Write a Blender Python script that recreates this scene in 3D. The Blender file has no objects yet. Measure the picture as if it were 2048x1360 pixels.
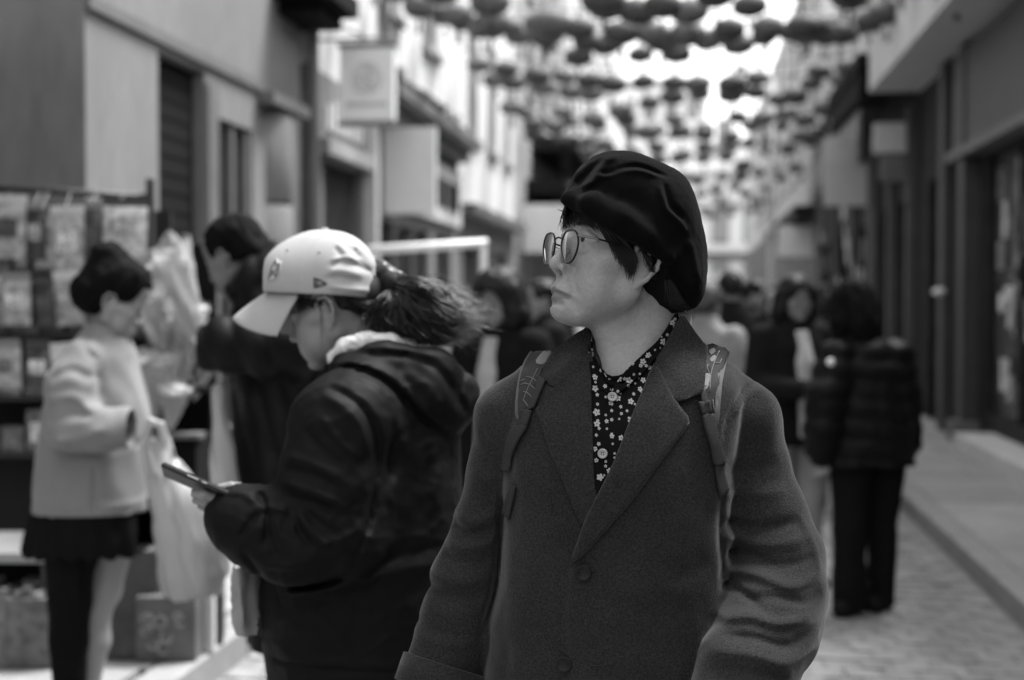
import bpy, bmesh, math, random
import numpy as np
from mathutils import Vector, Matrix, Euler
from mathutils.bvhtree import BVHTree
from mathutils.geometry import delaunay_2d_cdt
ONLY = globals().get('ONLY')            # testing aid: None builds everything
def want(k): return ONLY is None or k in ONLY
R = math.radians
scene = bpy.context.scene
COL = scene.collection

# ------------------------------------------------------------ camera, sky, sun, exposure
FPX = 2048 * 50 / 36.0                  # focal length in photograph pixels
CAM = Vector((0, 0, 1.5)); YAW = R(7.1); PITCH = R(-1.6)
cd = bpy.data.cameras.new('camera'); cam = bpy.data.objects.new('camera', cd); COL.objects.link(cam)
cam.location = CAM; cam.rotation_euler = (R(90) + PITCH, 0, YAW)
cd.lens = 50; cd.sensor_width = 36; cd.clip_start = .05; cd.clip_end = 2000
cd.dof.use_dof = True; cd.dof.focus_distance = 2.02; cd.dof.aperture_fstop = 2.8
scene.camera = cam
CAMR = cam.rotation_euler.to_matrix()

world = bpy.data.worlds.new('World'); scene.world = world; world.use_nodes = True
nt = world.node_tree; nt.nodes.clear()
sky = nt.nodes.new('ShaderNodeTexSky'); sky.sky_type = 'NISHITA'; sky.sun_disc = False
SUN_EL, SUN_AZ = R(62), R(48)         # azimuth measured from +Y (down the street) towards +X
sky.sun_elevation = SUN_EL; sky.sun_rotation = SUN_AZ
sky.dust_density = 2.5; sky.air_density = 1.5; sky.ozone_density = 0.5
bw = nt.nodes.new('ShaderNodeRGBToBW'); bg = nt.nodes.new('ShaderNodeBackground'); wo = nt.nodes.new('ShaderNodeOutputWorld')
nt.links.new(sky.outputs[0], bw.inputs[0]); 
pw = nt.nodes.new('ShaderNodeMath'); pw.operation = 'POWER'; pw.inputs[1].default_value = .5       # thin overcast: an evener sky
mk = nt.nodes.new('ShaderNodeMath'); mk.operation = 'MULTIPLY'; mk.inputs[1].default_value = 1.8
nt.links.new(bw.outputs[0], pw.inputs[0]); nt.links.new(pw.outputs[0], mk.inputs[0]); nt.links.new(mk.outputs[0], bg.inputs[0]); nt.links.new(bg.outputs[0], wo.inputs[0])
bg.inputs[1].default_value = 0.10
sd = bpy.data.lights.new('sun', 'SUN'); sun = bpy.data.objects.new('sun', sd); COL.objects.link(sun)
sd.energy = 1.5; sd.angle = R(22); sd.color = (1, 1, 1)
_sd = Vector((math.sin(SUN_AZ) * math.cos(SUN_EL), math.cos(SUN_AZ) * math.cos(SUN_EL), math.sin(SUN_EL)))
sun.rotation_euler = _sd.to_track_quat('Z', 'Y').to_euler()
vs = scene.view_settings; vs.view_transform = 'Standard'; vs.look = 'None'; vs.exposure = 2.6; vs.gamma = 1.0; vs.use_curve_mapping = False
scene.cycles.use_denoising = True
scene.cycles.max_bounces = 6; scene.cycles.transparent_max_bounces = 16
scene.cycles.caustics_reflective = False; scene.cycles.caustics_refractive = False

# ------------------------------------------------------------ objects and tags
def link(o, parent=None):
    COL.objects.link(o)
    if parent is not None: o.parent = parent
    return o
def tag(o, label=None, cat=None, group=None, kind=None):
    if label: o['label'] = label
    if cat: o['category'] = cat
    if group: o['group'] = group
    if kind: o['kind'] = kind
    return o
def empty(name, loc, rz=0, label=None, cat=None, group=None):
    o = link(bpy.data.objects.new(name, None)); o.empty_display_size = .1
    o.location = loc; o.rotation_euler = (0, 0, rz)
    return tag(o, label, cat, group)
def mesh_obj(name, V, F, m, parent=None, smooth=True, uv=None):
    me = bpy.data.meshes.new(name)
    if isinstance(V, np.ndarray) and isinstance(F, np.ndarray):
        nv, nf, k = len(V), len(F), F.shape[1]
        me.vertices.add(nv); me.vertices.foreach_set('co', np.ascontiguousarray(V, np.float32).ravel())
        me.loops.add(nf * k); me.loops.foreach_set('vertex_index', np.ascontiguousarray(F, np.int32).ravel())
        me.polygons.add(nf); me.polygons.foreach_set('loop_start', np.arange(nf, dtype=np.int32) * k)
        me.update(calc_edges=True); me.validate()
    else:
        me.from_pydata([tuple(v) for v in V], [], [tuple(f) for f in F]); me.update()
    if smooth: me.polygons.foreach_set('use_smooth', np.ones(len(me.polygons), bool))
    if m is not None: me.materials.append(m)
    return link(bpy.data.objects.new(name, me), parent)
def copy_tree(o, parent=None):
    c = o.copy(); link(c, parent)
    for ch in list(o.children): copy_tree(ch, c)
    return c

class MB:
    """collects simple solids into one mesh"""
    def __init__(s): s.V = []; s.F = []
    def add(s, V, F):
        n = len(s.V); s.V += [tuple(v) for v in V]; s.F += [tuple(i + n for i in f) for f in F]; return s
    def box(s, x0, x1, y0, y1, z0, z1):
        return s.add([(x0,y0,z0),(x1,y0,z0),(x1,y1,z0),(x0,y1,z0),(x0,y0,z1),(x1,y0,z1),(x1,y1,z1),(x0,y1,z1)],
                     [(0,3,2,1),(4,5,6,7),(0,1,5,4),(1,2,6,5),(2,3,7,6),(3,0,4,7)])
    def prism(s, pts, axis, a, b):
        """polygon pts (2-D) extruded along axis 'x','y','z' from a to b"""
        n = len(pts)
        def p(q, t): return {'x': (t, q[0], q[1]), 'y': (q[0], t, q[1]), 'z': (q[0], q[1], t)}[axis]
        return s.add([p(q, a) for q in pts] + [p(q, b) for q in pts],
                     [tuple(range(n)), tuple(range(2*n-1, n-1, -1))] + [(i, i+n, (i+1) % n + n, (i+1) % n) for i in range(n)])
    def tube(s, pts, r, seg=8, cap=True):
        V, F = tube_arrays(pts, r, seg, cap); return s.add(V, F)
    def lathe(s, prof, seg=16, c=(0,0,0)):
        V = []; F = []
        for (r, z) in prof:
            for k in range(seg):
                a = 2*math.pi*k/seg; V.append((c[0]+r*math.cos(a), c[1]+r*math.sin(a), c[2]+z))
        for i in range(len(prof)-1):
            for k in range(seg):
                k2 = (k+1) % seg; F.append((i*seg+k, i*seg+k2, (i+1)*seg+k2, (i+1)*seg+k))
        F.append(tuple(range(seg-1, -1, -1))); F.append(tuple((len(prof)-1)*seg+k for k in range(seg)))
        return s.add(V, F)
    def obj(s, name, m, parent=None, smooth=False, bevel=0):
        o = mesh_obj(name, s.V, s.F, m, parent, smooth)
        if bevel:
            b = o.modifiers.new('bevel', 'BEVEL'); b.width = bevel; b.segments = 2; b.limit_method = 'ANGLE'
        return o
def tube_arrays(pts, r, seg=8, cap=True, closed=False):
    P = [Vector(p) for p in pts]; n = len(P); V = []; F = []
    rad = r if hasattr(r, '__len__') else [r]*n
    up = Vector((0, 0, 1)); prev = None
    for i in range(n):
        t = (P[(i+1) % n] - P[i-1]) if closed else (P[min(i+1, n-1)] - P[max(i-1, 0)])
        t.normalize()
        a = prev if prev is not None else (up if abs(t.z) < .95 else Vector((1, 0, 0)))
        b = t.cross(a).normalized(); a = b.cross(t).normalized(); prev = a
        for k in range(seg):
            an = 2*math.pi*k/seg; q = P[i] + (a*math.cos(an) + b*math.sin(an))*rad[i]; V.append(tuple(q))
    for i in range(n if closed else n-1):
        j = (i+1) % n
        for k in range(seg):
            k2 = (k+1) % seg; F.append((i*seg+k, i*seg+k2, j*seg+k2, j*seg+k))
    if cap and not closed: F.append(tuple(range(seg-1, -1, -1))); F.append(tuple((n-1)*seg+k for k in range(seg)))
    return V, F

# ------------------------------------------------------------ materials (all grey: the photograph is black and white)
MATS = {}
def mat(name, g=.5, rough=.6, sheen=0, spec=.5, bump=0, bscale=400, var=0, vscale=6, metal=0, coat=0, sss=0, detail=3, stretch=None, sheen_r=.4, fine=0, fscale=60):
    if name in MATS: return MATS[name]
    m = bpy.data.materials.new(name); m.use_nodes = True; MATS[name] = m
    t = m.node_tree; p = t.nodes['Principled BSDF']
    p.inputs['Base Color'].default_value = (g, g, g, 1); p.inputs['Roughness'].default_value = rough
    p.inputs['Specular IOR Level'].default_value = spec; p.inputs['Metallic'].default_value = metal
    p.inputs['Sheen Weight'].default_value = sheen; p.inputs['Sheen Roughness'].default_value = sheen_r
    p.inputs['Coat Weight'].default_value = coat
    if sss:
        p.inputs['Subsurface Weight'].default_value = sss; p.inputs['Subsurface Radius'].default_value = (.006,)*3
        p.inputs['Subsurface Scale'].default_value = 1.0
    tc = t.nodes.new('ShaderNodeTexCoord'); vec = tc.outputs['Object']
    if stretch:
        mp = t.nodes.new('ShaderNodeMapping'); mp.inputs['Scale'].default_value = stretch
        t.links.new(vec, mp.inputs[0]); vec = mp.outputs[0]
    if var or fine:
        n = t.nodes.new('ShaderNodeTexNoise'); n.inputs['Scale'].default_value = vscale; n.inputs['Detail'].default_value = 5
        t.links.new(vec, n.inputs['Vector'])
        r_ = t.nodes.new('ShaderNodeMapRange'); r_.inputs[1].default_value = .3; r_.inputs[2].default_value = .7
        r_.inputs[3].default_value = g*(1-var); r_.inputs[4].default_value = g*(1+var)
        t.links.new(n.outputs['Fac'], r_.inputs[0]); out = r_.outputs[0]
        if fine:
            n2 = t.nodes.new('ShaderNodeTexNoise'); n2.inputs['Scale'].default_value = fscale; n2.inputs['Detail'].default_value = 2
            t.links.new(vec, n2.inputs['Vector'])
            r2 = t.nodes.new('ShaderNodeMapRange'); r2.inputs[1].default_value = .3; r2.inputs[2].default_value = .7
            r2.inputs[3].default_value = 1-fine; r2.inputs[4].default_value = 1+fine
            t.links.new(n2.outputs['Fac'], r2.inputs[0])
            mu = t.nodes.new('ShaderNodeMath'); mu.operation = 'MULTIPLY'
            t.links.new(out, mu.inputs[0]); t.links.new(r2.outputs[0], mu.inputs[1]); out = mu.outputs[0]
        t.links.new(out, p.inputs['Base Color'])
    if bump:
        n = t.nodes.new('ShaderNodeTexNoise'); n.inputs['Scale'].default_value = bscale; n.inputs['Detail'].default_value = detail
        t.links.new(vec, n.inputs['Vector'])
        b = t.nodes.new('ShaderNodeBump'); b.inputs['Strength'].default_value = bump; b.inputs['Distance'].default_value = .002
        t.links.new(n.outputs['Fac'], b.inputs['Height']); t.links.new(b.outputs[0], p.inputs['Normal'])
    return m
def glass_mat(name, tint=.95, rough=.02, refl=.12, ior=1.5):
    """thin pane: see-through with a mirror reflection that grows at grazing angles"""
    if name in MATS: return MATS[name]
    m = bpy.data.materials.new(name); m.use_nodes = True; MATS[name] = m; t = m.node_tree; t.nodes.clear()
    tr = t.nodes.new('ShaderNodeBsdfTransparent'); tr.inputs[0].default_value = (tint,)*3 + (1,)
    gl = t.nodes.new('ShaderNodeBsdfGlossy'); gl.inputs[0].default_value = (1, 1, 1, 1); gl.inputs['Roughness'].default_value = rough
    fr = t.nodes.new('ShaderNodeFresnel'); fr.inputs[0].default_value = ior
    ad = t.nodes.new('ShaderNodeMath'); ad.operation = 'ADD'; ad.inputs[1].default_value = refl; ad.use_clamp = True
    mx = t.nodes.new('ShaderNodeMixShader'); o = t.nodes.new('ShaderNodeOutputMaterial')
    t.links.new(fr.outputs[0], ad.inputs[0]); t.links.new(ad.outputs[0], mx.inputs[0])
    t.links.new(tr.outputs[0], mx.inputs[1]); t.links.new(gl.outputs[0], mx.inputs[2]); t.links.new(mx.outputs[0], o.inputs[0])
    return m

# ------------------------------------------------------------ noise and distance-field modelling
_rng = np.random.default_rng(7); _LAT = _rng.random((64, 64, 64)).astype(np.float32)
def vnoise(x, y, z):
    xi = np.floor(x); yi = np.floor(y); zi = np.floor(z)
    fx = x-xi; fy = y-yi; fz = z-zi
    fx = fx*fx*(3-2*fx); fy = fy*fy*(3-2*fy); fz = fz*fz*(3-2*fz)
    a = xi.astype(np.int32) & 63; b = yi.astype(np.int32) & 63; c = zi.astype(np.int32) & 63
    a1 = (a+1) & 63; b1 = (b+1) & 63; c1 = (c+1) & 63; L = _LAT
    v = ((L[a,b,c]*(1-fx)+L[a1,b,c]*fx)*(1-fy)+(L[a,b1,c]*(1-fx)+L[a1,b1,c]*fx)*fy)*(1-fz) + \
        ((L[a,b,c1]*(1-fx)+L[a1,b,c1]*fx)*(1-fy)+(L[a,b1,c1]*(1-fx)+L[a1,b1,c1]*fx)*fy)*fz
    return v*2-1
class Vol:
    def __init__(s, lo, hi, h):
        s.lo = np.array(lo, float); s.h = h
        s.n = np.ceil((np.array(hi, float)-s.lo)/h).astype(int)+1
        s.D = np.full(s.n, 1.0, np.float32)
        s.ax = [(s.lo[i]+np.arange(s.n[i])*h).astype(np.float32) for i in range(3)]
    def sub(s, lo, hi, m):
        i0 = np.clip(np.floor((np.array(lo)-m-s.lo)/s.h).astype(int), 0, s.n); i1 = np.clip(np.ceil((np.array(hi)+m-s.lo)/s.h).astype(int)+1, 0, s.n)
        if np.any(i1 <= i0): return None
        sl = tuple(slice(a, b) for a, b in zip(i0, i1))
        return sl, s.ax[0][sl[0]][:,None,None], s.ax[1][sl[1]][None,:,None], s.ax[2][sl[2]][None,None,:]
    def comb(s, sl, d, k, op):
        D = s.D[sl]; d = d.astype(np.float32)
        if op == 'cut': d = -d; D2 = -D
        elif op == 'and': D2 = -D; d = -d
        else: D2 = D
        if op == 'cut':      # max(D,-prim)
            A, B = -D, -d    # max(a,b) = -min(-a,-b); a = D, b = -prim = d
            h = np.clip(.5+.5*(B-A)/max(k, 1e-6), 0, 1) if k > 0 else (A < B)
            r = -(B*(1-h)+A*h-k*h*(1-h))
        elif op == 'and':
            A, B = -D, d
            h = np.clip(.5+.5*(B-A)/max(k, 1e-6), 0, 1) if k > 0 else (A < B)
            r = -(B*(1-h)+A*h-k*h*(1-h))
        else:
            h = np.clip(.5+.5*(d-D)/max(k, 1e-6), 0, 1) if k > 0 else (D < d)
            r = d*(1-h)+D*h-k*h*(1-h)
        s.D[sl] = r
    def ell(s, c, r, k=.01, op='add', rot=None):
        c = np.array(c, float); r = np.array(r, float); m = k*1.2+4*s.h; rm = r if rot is None else np.full(3, r.max())
        q = s.sub(c-rm, c+rm, m)
        if q is None: return s
        sl, X, Y, Z = q; X = X-c[0]; Y = Y-c[1]; Z = Z-c[2]
        if rot is not None:
            M = np.array(Euler(rot).to_matrix()).T
            X, Y, Z = M[0,0]*X+M[0,1]*Y+M[0,2]*Z, M[1,0]*X+M[1,1]*Y+M[1,2]*Z, M[2,0]*X+M[2,1]*Y+M[2,2]*Z
        k0 = np.sqrt((X/r[0])**2+(Y/r[1])**2+(Z/r[2])**2); k1 = np.sqrt((X/r[0]**2)**2+(Y/r[1]**2)**2+(Z/r[2]**2)**2)+1e-9
        d = k0*(k0-1)/k1; d = np.where(k0 < .05, -r.min(), d)
        s.comb(sl, d, k, op); return s
    def cone(s, a, b, ra, rb, k=.01, op='add', sy=1.0):
        a = np.array(a, float); b = np.array(b, float); rm = max(ra, rb)*max(1, sy); m = k*1.2+4*s.h
        q = s.sub(np.minimum(a, b)-rm, np.maximum(a, b)+rm, m)
        if q is None: return s
        sl, X, Y, Z = q; w = np.array([1, 1/sy, 1]); ba = (b-a)*w
        X = X-a[0]; Y = (Y-a[1])/sy; Z = Z-a[2]
        t = np.clip((X*ba[0]+Y*ba[1]+Z*ba[2])/(ba@ba+1e-12), 0, 1)
        d = np.sqrt((X-t*ba[0])**2+(Y-t*ba[1])**2+(Z-t*ba[2])**2)-(ra+(rb-ra)*t)
        s.comb(sl, d, k, op); return s
    def chain(s, pts, rs, k=.01, op='add', sy=1.0):
        if not hasattr(rs, '__len__'): rs = [rs]*len(pts)
        for i in range(len(pts)-1): s.cone(pts[i], pts[i+1], rs[i], rs[i+1], k, op, sy)
        return s
    def loft(s, knots, k=.01, op='add', n=2.0, smooth=True):
        """knots: (z, cx, cy, a, b) from low to high"""
        K = np.array(sorted(knots), float)
        zz = np.linspace(K[0,0], K[-1,0], 200); C = []
        for j in range(1, 5):
            v = np.interp(zz, K[:,0], K[:,j])
            if smooth:
                w = 13; vp = np.concatenate([np.full(w, v[0]), v, np.full(w, v[-1])]); v = np.convolve(vp, np.hanning(2*w+1)/np.hanning(2*w+1).sum(), 'valid')
            C.append(v)
        cx, cy, a, b = C; m = k*1.2+4*s.h
        q = s.sub((min(cx-a), min(cy-b), K[0,0]), (max(cx+a), max(cy+b), K[-1,0]), m)
        if q is None: return s
        sl, X, Y, Z = q; z = Z.ravel()
        g = [np.interp(z, zz, v)[None,None,:] for v in C]
        kk = (np.abs((X-g[0])/g[2])**n+np.abs((Y-g[1])/g[3])**n)**(1/n)
        d = (kk-1)*np.minimum(g[2], g[3])
        d = np.maximum(d, np.maximum(K[0,0]-Z, Z-K[-1,0]))
        s.comb(sl, d, k, op); return s
    def disp(s, fn, thr=.03):
        """D += fn(x,y,z) near the surface"""
        I = np.nonzero(np.abs(s.D) < thr)
        x, y, z = s.ax[0][I[0]], s.ax[1][I[1]], s.ax[2][I[2]]
        s.D[I] += fn(x, y, z).astype(np.float32); return s
    def groove(s, pts, amp, w):
        """soft furrow (amp > 0) or ridge (amp < 0) along a line in space"""
        P = [np.array(p, float) for p in smooth_line(pts, 3)]; A = np.array(P)
        q = s.sub(A.min(0), A.max(0), 3*w); sl, X, Y, Z = q; best = None
        for a, b in zip(P[:-1], P[1:]):
            ba = b-a; t = np.clip(((X-a[0])*ba[0]+(Y-a[1])*ba[1]+(Z-a[2])*ba[2])/(ba@ba+1e-12), 0, 1)
            d = (X-a[0]-t*ba[0])**2+(Y-a[1]-t*ba[1])**2+(Z-a[2]-t*ba[2])**2; best = d if best is None else np.minimum(best, d)
        s.D[sl] += (amp*np.exp(-best/(w*w))).astype(np.float32); return s
    def relief(s, F2):
        """F2 on the (x,z) grid, added along the whole depth"""
        s.D += F2[:,None,:].astype(np.float32); return s
    def mesh(s):
        D = s.D; h = s.h; neg = D < 0
        nx, ny, nz = D.shape
        cnt = np.zeros((nx-1, ny-1, nz-1), np.uint8)
        offs = [(i, j, k) for i in (0, 1) for j in (0, 1) for k in (0, 1)]
        for (i, j, k) in offs: cnt += neg[i:nx-1+i, j:ny-1+j, k:nz-1+k]
        act = (cnt > 0) & (cnt < 8); I = np.argwhere(act); M = len(I)
        idx = np.full(act.shape, -1, np.int32); idx[act] = np.arange(M)
        val = {o: D[I[:,0]+o[0], I[:,1]+o[1], I[:,2]+o[2]] for o in offs}
        P = np.zeros((M, 3)); W = np.zeros(M)
        for a in offs:
            for ax in range(3):
                if a[ax] == 1: continue
                b = list(a); b[ax] = 1; b = tuple(b); va, vb = val[a], val[b]
                cr = (va < 0) != (vb < 0); t = np.where(cr, va/np.where(cr, va-vb, 1), 0)
                p = np.array(a, float)[None,:].repeat(M, 0); p[:,ax] += t
                P[cr] += p[cr]; W += cr
        P = (P/W[:,None]+I)*h+s.lo
        Fs = []
        for ax in range(3):
            u, v = [(1, 2), (2, 0), (0, 1)][ax]
            sa = [slice(None)]*3; sb = [slice(None)]*3; sa[ax] = slice(0, -1); sb[ax] = slice(1, None)
            na, nb = neg[tuple(sa)], neg[tuple(sb)]; E = np.argwhere(na != nb)
            ok = (E[:,u] > 0) & (E[:,v] > 0) & (E[:,u] < D.shape[u]-1) & (E[:,v] < D.shape[v]-1); E = E[ok]
            flip = na[E[:,0], E[:,1], E[:,2]]
            def cell(du, dv):
                e = E.copy(); e[:,u] += du; e[:,v] += dv; return idx[e[:,0], e[:,1], e[:,2]]
            q = np.stack([cell(-1,-1), cell(0,-1), cell(0,0), cell(-1,0)], 1)
            q = np.where(flip[:,None], q, q[:,::-1]); Fs.append(q)
        F = np.concatenate(Fs); F = F[(F >= 0).all(1)]
        return P, F
def relax(V, F, it=1, w=.5):
    """light Laplacian smoothing of a quad mesh"""
    E = np.concatenate([F[:,[0,1]], F[:,[1,2]], F[:,[2,3]], F[:,[3,0]]])
    for _ in range(it):
        S = np.zeros_like(V); c = np.zeros(len(V))
        np.add.at(S, E[:,0], V[E[:,1]]); np.add.at(c, E[:,0], 1)
        V = V*(1-w)+S/np.maximum(c, 1)[:,None]*w
    return V
def main_piece(V, F):
    """drops loose crumbs: keeps the largest connected piece"""
    lab = np.arange(len(V))
    for _ in range(400):
        m = lab[F].min(1); new = lab.copy(); np.minimum.at(new, F.ravel(), np.repeat(m, F.shape[1])); new = new[new]
        if (new == lab).all(): break
        lab = new
    big = np.bincount(lab).argmax(); keep = lab == big; idx = np.cumsum(keep)-1; Fk = F[keep[F].all(1)]
    return V[keep], idx[Fk]
def bvh_of(*VF):
    V = []; F = []
    for v, f in VF:
        n = len(V); V += np.asarray(v).tolist(); F += (np.asarray(f)+n).tolist()
    return BVHTree.FromPolygons(V, F)

# ------------------------------------------------------------ figures: local frame x right, y away, z up; L() places anatomy at measured points
def at_ground(px, d):
    """ground point d metres in front of the camera in picture column px"""
    f = Vector((-math.sin(YAW), math.cos(YAW), 0)); r = Vector((math.cos(YAW), math.sin(YAW), 0))
    p = CAM + f*d + r*((px-1024)/FPX*d); return Vector((p.x, p.y, 0))
class Fig:
    def __init__(s, px, d, z0=0.0):
        s.root = at_ground(px, d); s.root.z = z0; s.d = d
        s.M = Matrix.Translation(s.root) @ Matrix.Rotation(YAW, 4, 'Z'); s.Mi = s.M.inverted()
        s.cam = s.Mi @ CAM
    def ray(s, px, py):
        return (Matrix.Rotation(-YAW, 3, 'Z') @ CAMR @ Vector((px-1024, -(py-680), -FPX))).normalized()
    def L(s, px, py, dy=0.0):
        r = s.ray(px, py); t = (dy-s.cam.y)/r.y; return np.array(s.cam+r*t)
    def hit(s, bvh, px, py, off=0.0):
        r = s.ray(px, py); loc, n, i, dist = bvh.ray_cast(s.cam, r)
        if loc is None: return None
        if n.dot(r) > 0: n = -n
        return loc + (n*.45-r*.65)*off
    def to_px(s, X, Y, Z):
        """picture coordinates of local points"""
        Rm = np.array((Matrix.Rotation(-YAW, 3, 'Z') @ CAMR).transposed())
        x = X-s.cam.x; y = Y-s.cam.y; z = Z-s.cam.z
        a = Rm[0,0]*x+Rm[0,1]*y+Rm[0,2]*z; b = Rm[1,0]*x+Rm[1,1]*y+Rm[1,2]*z; c = Rm[2,0]*x+Rm[2,1]*y+Rm[2,2]*z
        return 1024-FPX*a/c, 680+FPX*b/c
    def folds(s, vol, lines, y0=-.1):
        """sum of soft ridges (+) and valleys (-) along lines: (points, height in m, width in px)"""
        x = vol.ax[0][:,None]; z = vol.ax[2][None,:]
        PX, PY = s.to_px(x+0*z, np.full((1, 1), y0), z+0*x); Fd = np.zeros(PX.shape)
        for pts, amp, w in lines:
            pts = smooth_line(pts, 4); best = np.full(PX.shape, 1e9); tt = np.zeros(PX.shape); n = len(pts)-1
            for i in range(n):
                a = np.array(pts[i]); ba = np.array(pts[i+1])-a
                t = np.clip(((PX-a[0])*ba[0]+(PY-a[1])*ba[1])/(ba@ba+1e-9), 0, 1)
                dd = (PX-a[0]-t*ba[0])**2+(PY-a[1]-t*ba[1])**2; u = dd < best
                best = np.where(u, dd, best); tt = np.where(u, (i+t)/n, tt)
            end = np.clip(np.minimum(tt, 1-tt)*5, 0, 1)**.7*.85+.15
            Fd -= amp*end*np.exp(-best/(w*w))
        return Fd
def smooth_line(pts, sub=4, closed=False):
    P = [np.array(p, float) for p in pts]
    if len(P) < 3 or sub < 2: return P
    out = []; n = len(P)
    for i in range(n if closed else n-1):
        p1, p2 = P[i], P[(i+1) % n]
        p0 = P[i-1] if (i > 0 or closed) else p1; p3 = P[(i+2) % n] if (i+2 < n or closed) else p2
        for j in range(sub):
            t = j/sub; out.append(.5*((2*p1)+(-p0+p2)*t+(2*p0-5*p1+4*p2-p3)*t*t+(-p0+3*p1-3*p2+p3)*t**3))
    if not closed: out.append(P[-1])
    return out
def drape(fig, bvh, poly, name, m, parent, base=.002, thick=.004, round_px=6, step=6, sub=3, keep=None, maxjump=.10, lift=None):
    """cloth piece cut to poly (picture points), laid over the surface in bvh, with rounded edges and its own thickness"""
    pts = [np.array(p[:2], float) for p in (smooth_line(poly, sub, True) if sub > 1 else poly)]
    out = []
    for i in range(len(pts)):
        a, b = pts[i], pts[(i+1) % len(pts)]; k = max(1, int(np.hypot(*(b-a))/step))
        for j in range(k): out.append(a+(b-a)*j/k)
    B = np.array(out); nb = len(B)
    def dist(Q):
        best = np.full(len(Q), 1e9)
        for i in range(nb):
            a = B[i]; ba = B[(i+1) % nb]-a; t = np.clip(((Q-a)@ba)/(ba@ba+1e-9), 0, 1)
            best = np.minimum(best, np.hypot(*(Q-a-t[:,None]*ba).T))
        return best
    def inside(Q):
        c = np.zeros(len(Q), bool)
        for i in range(nb):
            a, b = B[i], B[(i+1) % nb]; cond = (a[1] > Q[:,1]) != (b[1] > Q[:,1])
            xx = (b[0]-a[0])*(Q[:,1]-a[1])/(b[1]-a[1]+1e-12)+a[0]; c ^= cond & (Q[:,0] < xx)
        return c
    g = np.array([(x, y) for x in np.arange(B[:,0].min(), B[:,0].max(), step) for y in np.arange(B[:,1].min(), B[:,1].max(), step)]).reshape(-1, 2)
    rings = [g]
    if len(g):
        di = dist(g); g = g[inside(g) & (di > round_px*1.15)]
    # ring just inside the border gives the rounded edge
    cen = []
    for i in range(nb):
        t = B[(i+1) % nb]-B[i-1]; nrm = np.array([-t[1], t[0]])/(np.hypot(*t)+1e-9); cen.append(nrm)
    cen = np.array(cen); q1 = B+cen*round_px*.35; q2 = B-cen*round_px*.35
    s1 = inside(q1); ring1 = np.where(s1[:,None], q1, q2); ring1 = ring1[inside(ring1)]
    q1 = B+cen*round_px; q2 = B-cen*round_px; s1 = inside(q1); ring2 = np.where(s1[:,None], q1, q2); ring2 = ring2[inside(ring2) & (dist(ring2) > round_px*.7)]
    ring1 = ring1[dist(ring1) > round_px*.2] if len(ring1) else ring1
    Q = np.concatenate([B]+[r for r in (ring1, ring2, g) if len(r)])
    V2, E2, F2, ov, oe, of = delaunay_2d_cdt([Vector(q) for q in Q], [(i, (i+1) % nb) for i in range(nb)], [], 1, 1e-4)
    Q = np.array([tuple(v) for v in V2]); D = dist(Q); V = []; last = None
    for q, dd in zip(Q, D):
        u = min(dd/round_px, 1.0); prof = math.sqrt(max(0, 1-(1-u)**2))
        L_ = lift(q) if lift else 0.0
        p = fig.hit(bvh, q[0], q[1], base+thick*prof+L_)
        V.append(None if p is None else p)
    hy = sorted(v.y for v in V if v is not None)
    if not hy: return None
    lim = hy[len(hy)//4]+maxjump; V = [None if (v is None or v.y > lim) else v for v in V]
    ok = [i for i, v in enumerate(V) if v is not None]
    if len(ok) < len(V):        # where the piece stands free of the surface its depth carries on smoothly
        oq = Q[ok]; yv = np.array([0.0 if v is None else v.y for v in V]); miss = np.array([v is None for v in V])
        for i in np.nonzero(miss)[0]: yv[i] = V[ok[int(np.argmin(((oq-Q[i])**2).sum(1)))]].y
        E = np.array([(f_[k], f_[(k+1) % len(f_)]) for f_ in F2 for k in range(len(f_))]); E = np.concatenate([E, E[:,::-1]]); cn = np.bincount(E[:,0], minlength=len(V))
        for it in range(70):
            av = np.bincount(E[:,0], weights=yv[E[:,1]], minlength=len(V))/np.maximum(cn, 1); yv = np.where(miss | (it > 60), av, yv)
        V = [Vector(fig.L(Q[i][0], Q[i][1], yv[i])) for i in range(len(V))]
    n = len(V); F = [tuple(f) for f in F2]
    # orient towards the camera
    FF = []
    for f in F:
        a, b, c = V[f[0]], V[f[1]], V[f[2]]; nn = (b-a).cross(c-a)
        FF.append(f if nn.dot(fig.cam-a) > 0 else f[::-1])
    # skirt down into the surface
    cnt = {}
    for f in FF:
        for i in range(len(f)): cnt[(f[i], f[(i+1) % len(f)])] = 1
    bd = [(a, b) for (a, b) in cnt if (b, a) not in cnt]; lo = {}
    for a, b in bd:
        for q in (a, b):
            if q not in lo:
                r = (V[q]-fig.cam).normalized(); lo[q] = len(V); V.append(V[q]+r*(base+.004))
        FF.append((b, a, lo[a], lo[b]))
    return mesh_obj(name, [tuple(v) for v in V], FF, m, parent, True)
def drape_line(fig, bvh, pts, off, sub=4):
    out = []; y = None
    for q in smooth_line(pts, sub):
        p = fig.hit(bvh, q[0], q[1], off)
        if p is None: p = Vector(fig.L(q[0], q[1], y if y is not None else -.05))
        y = p.y; out.append(p)
    return out
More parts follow.
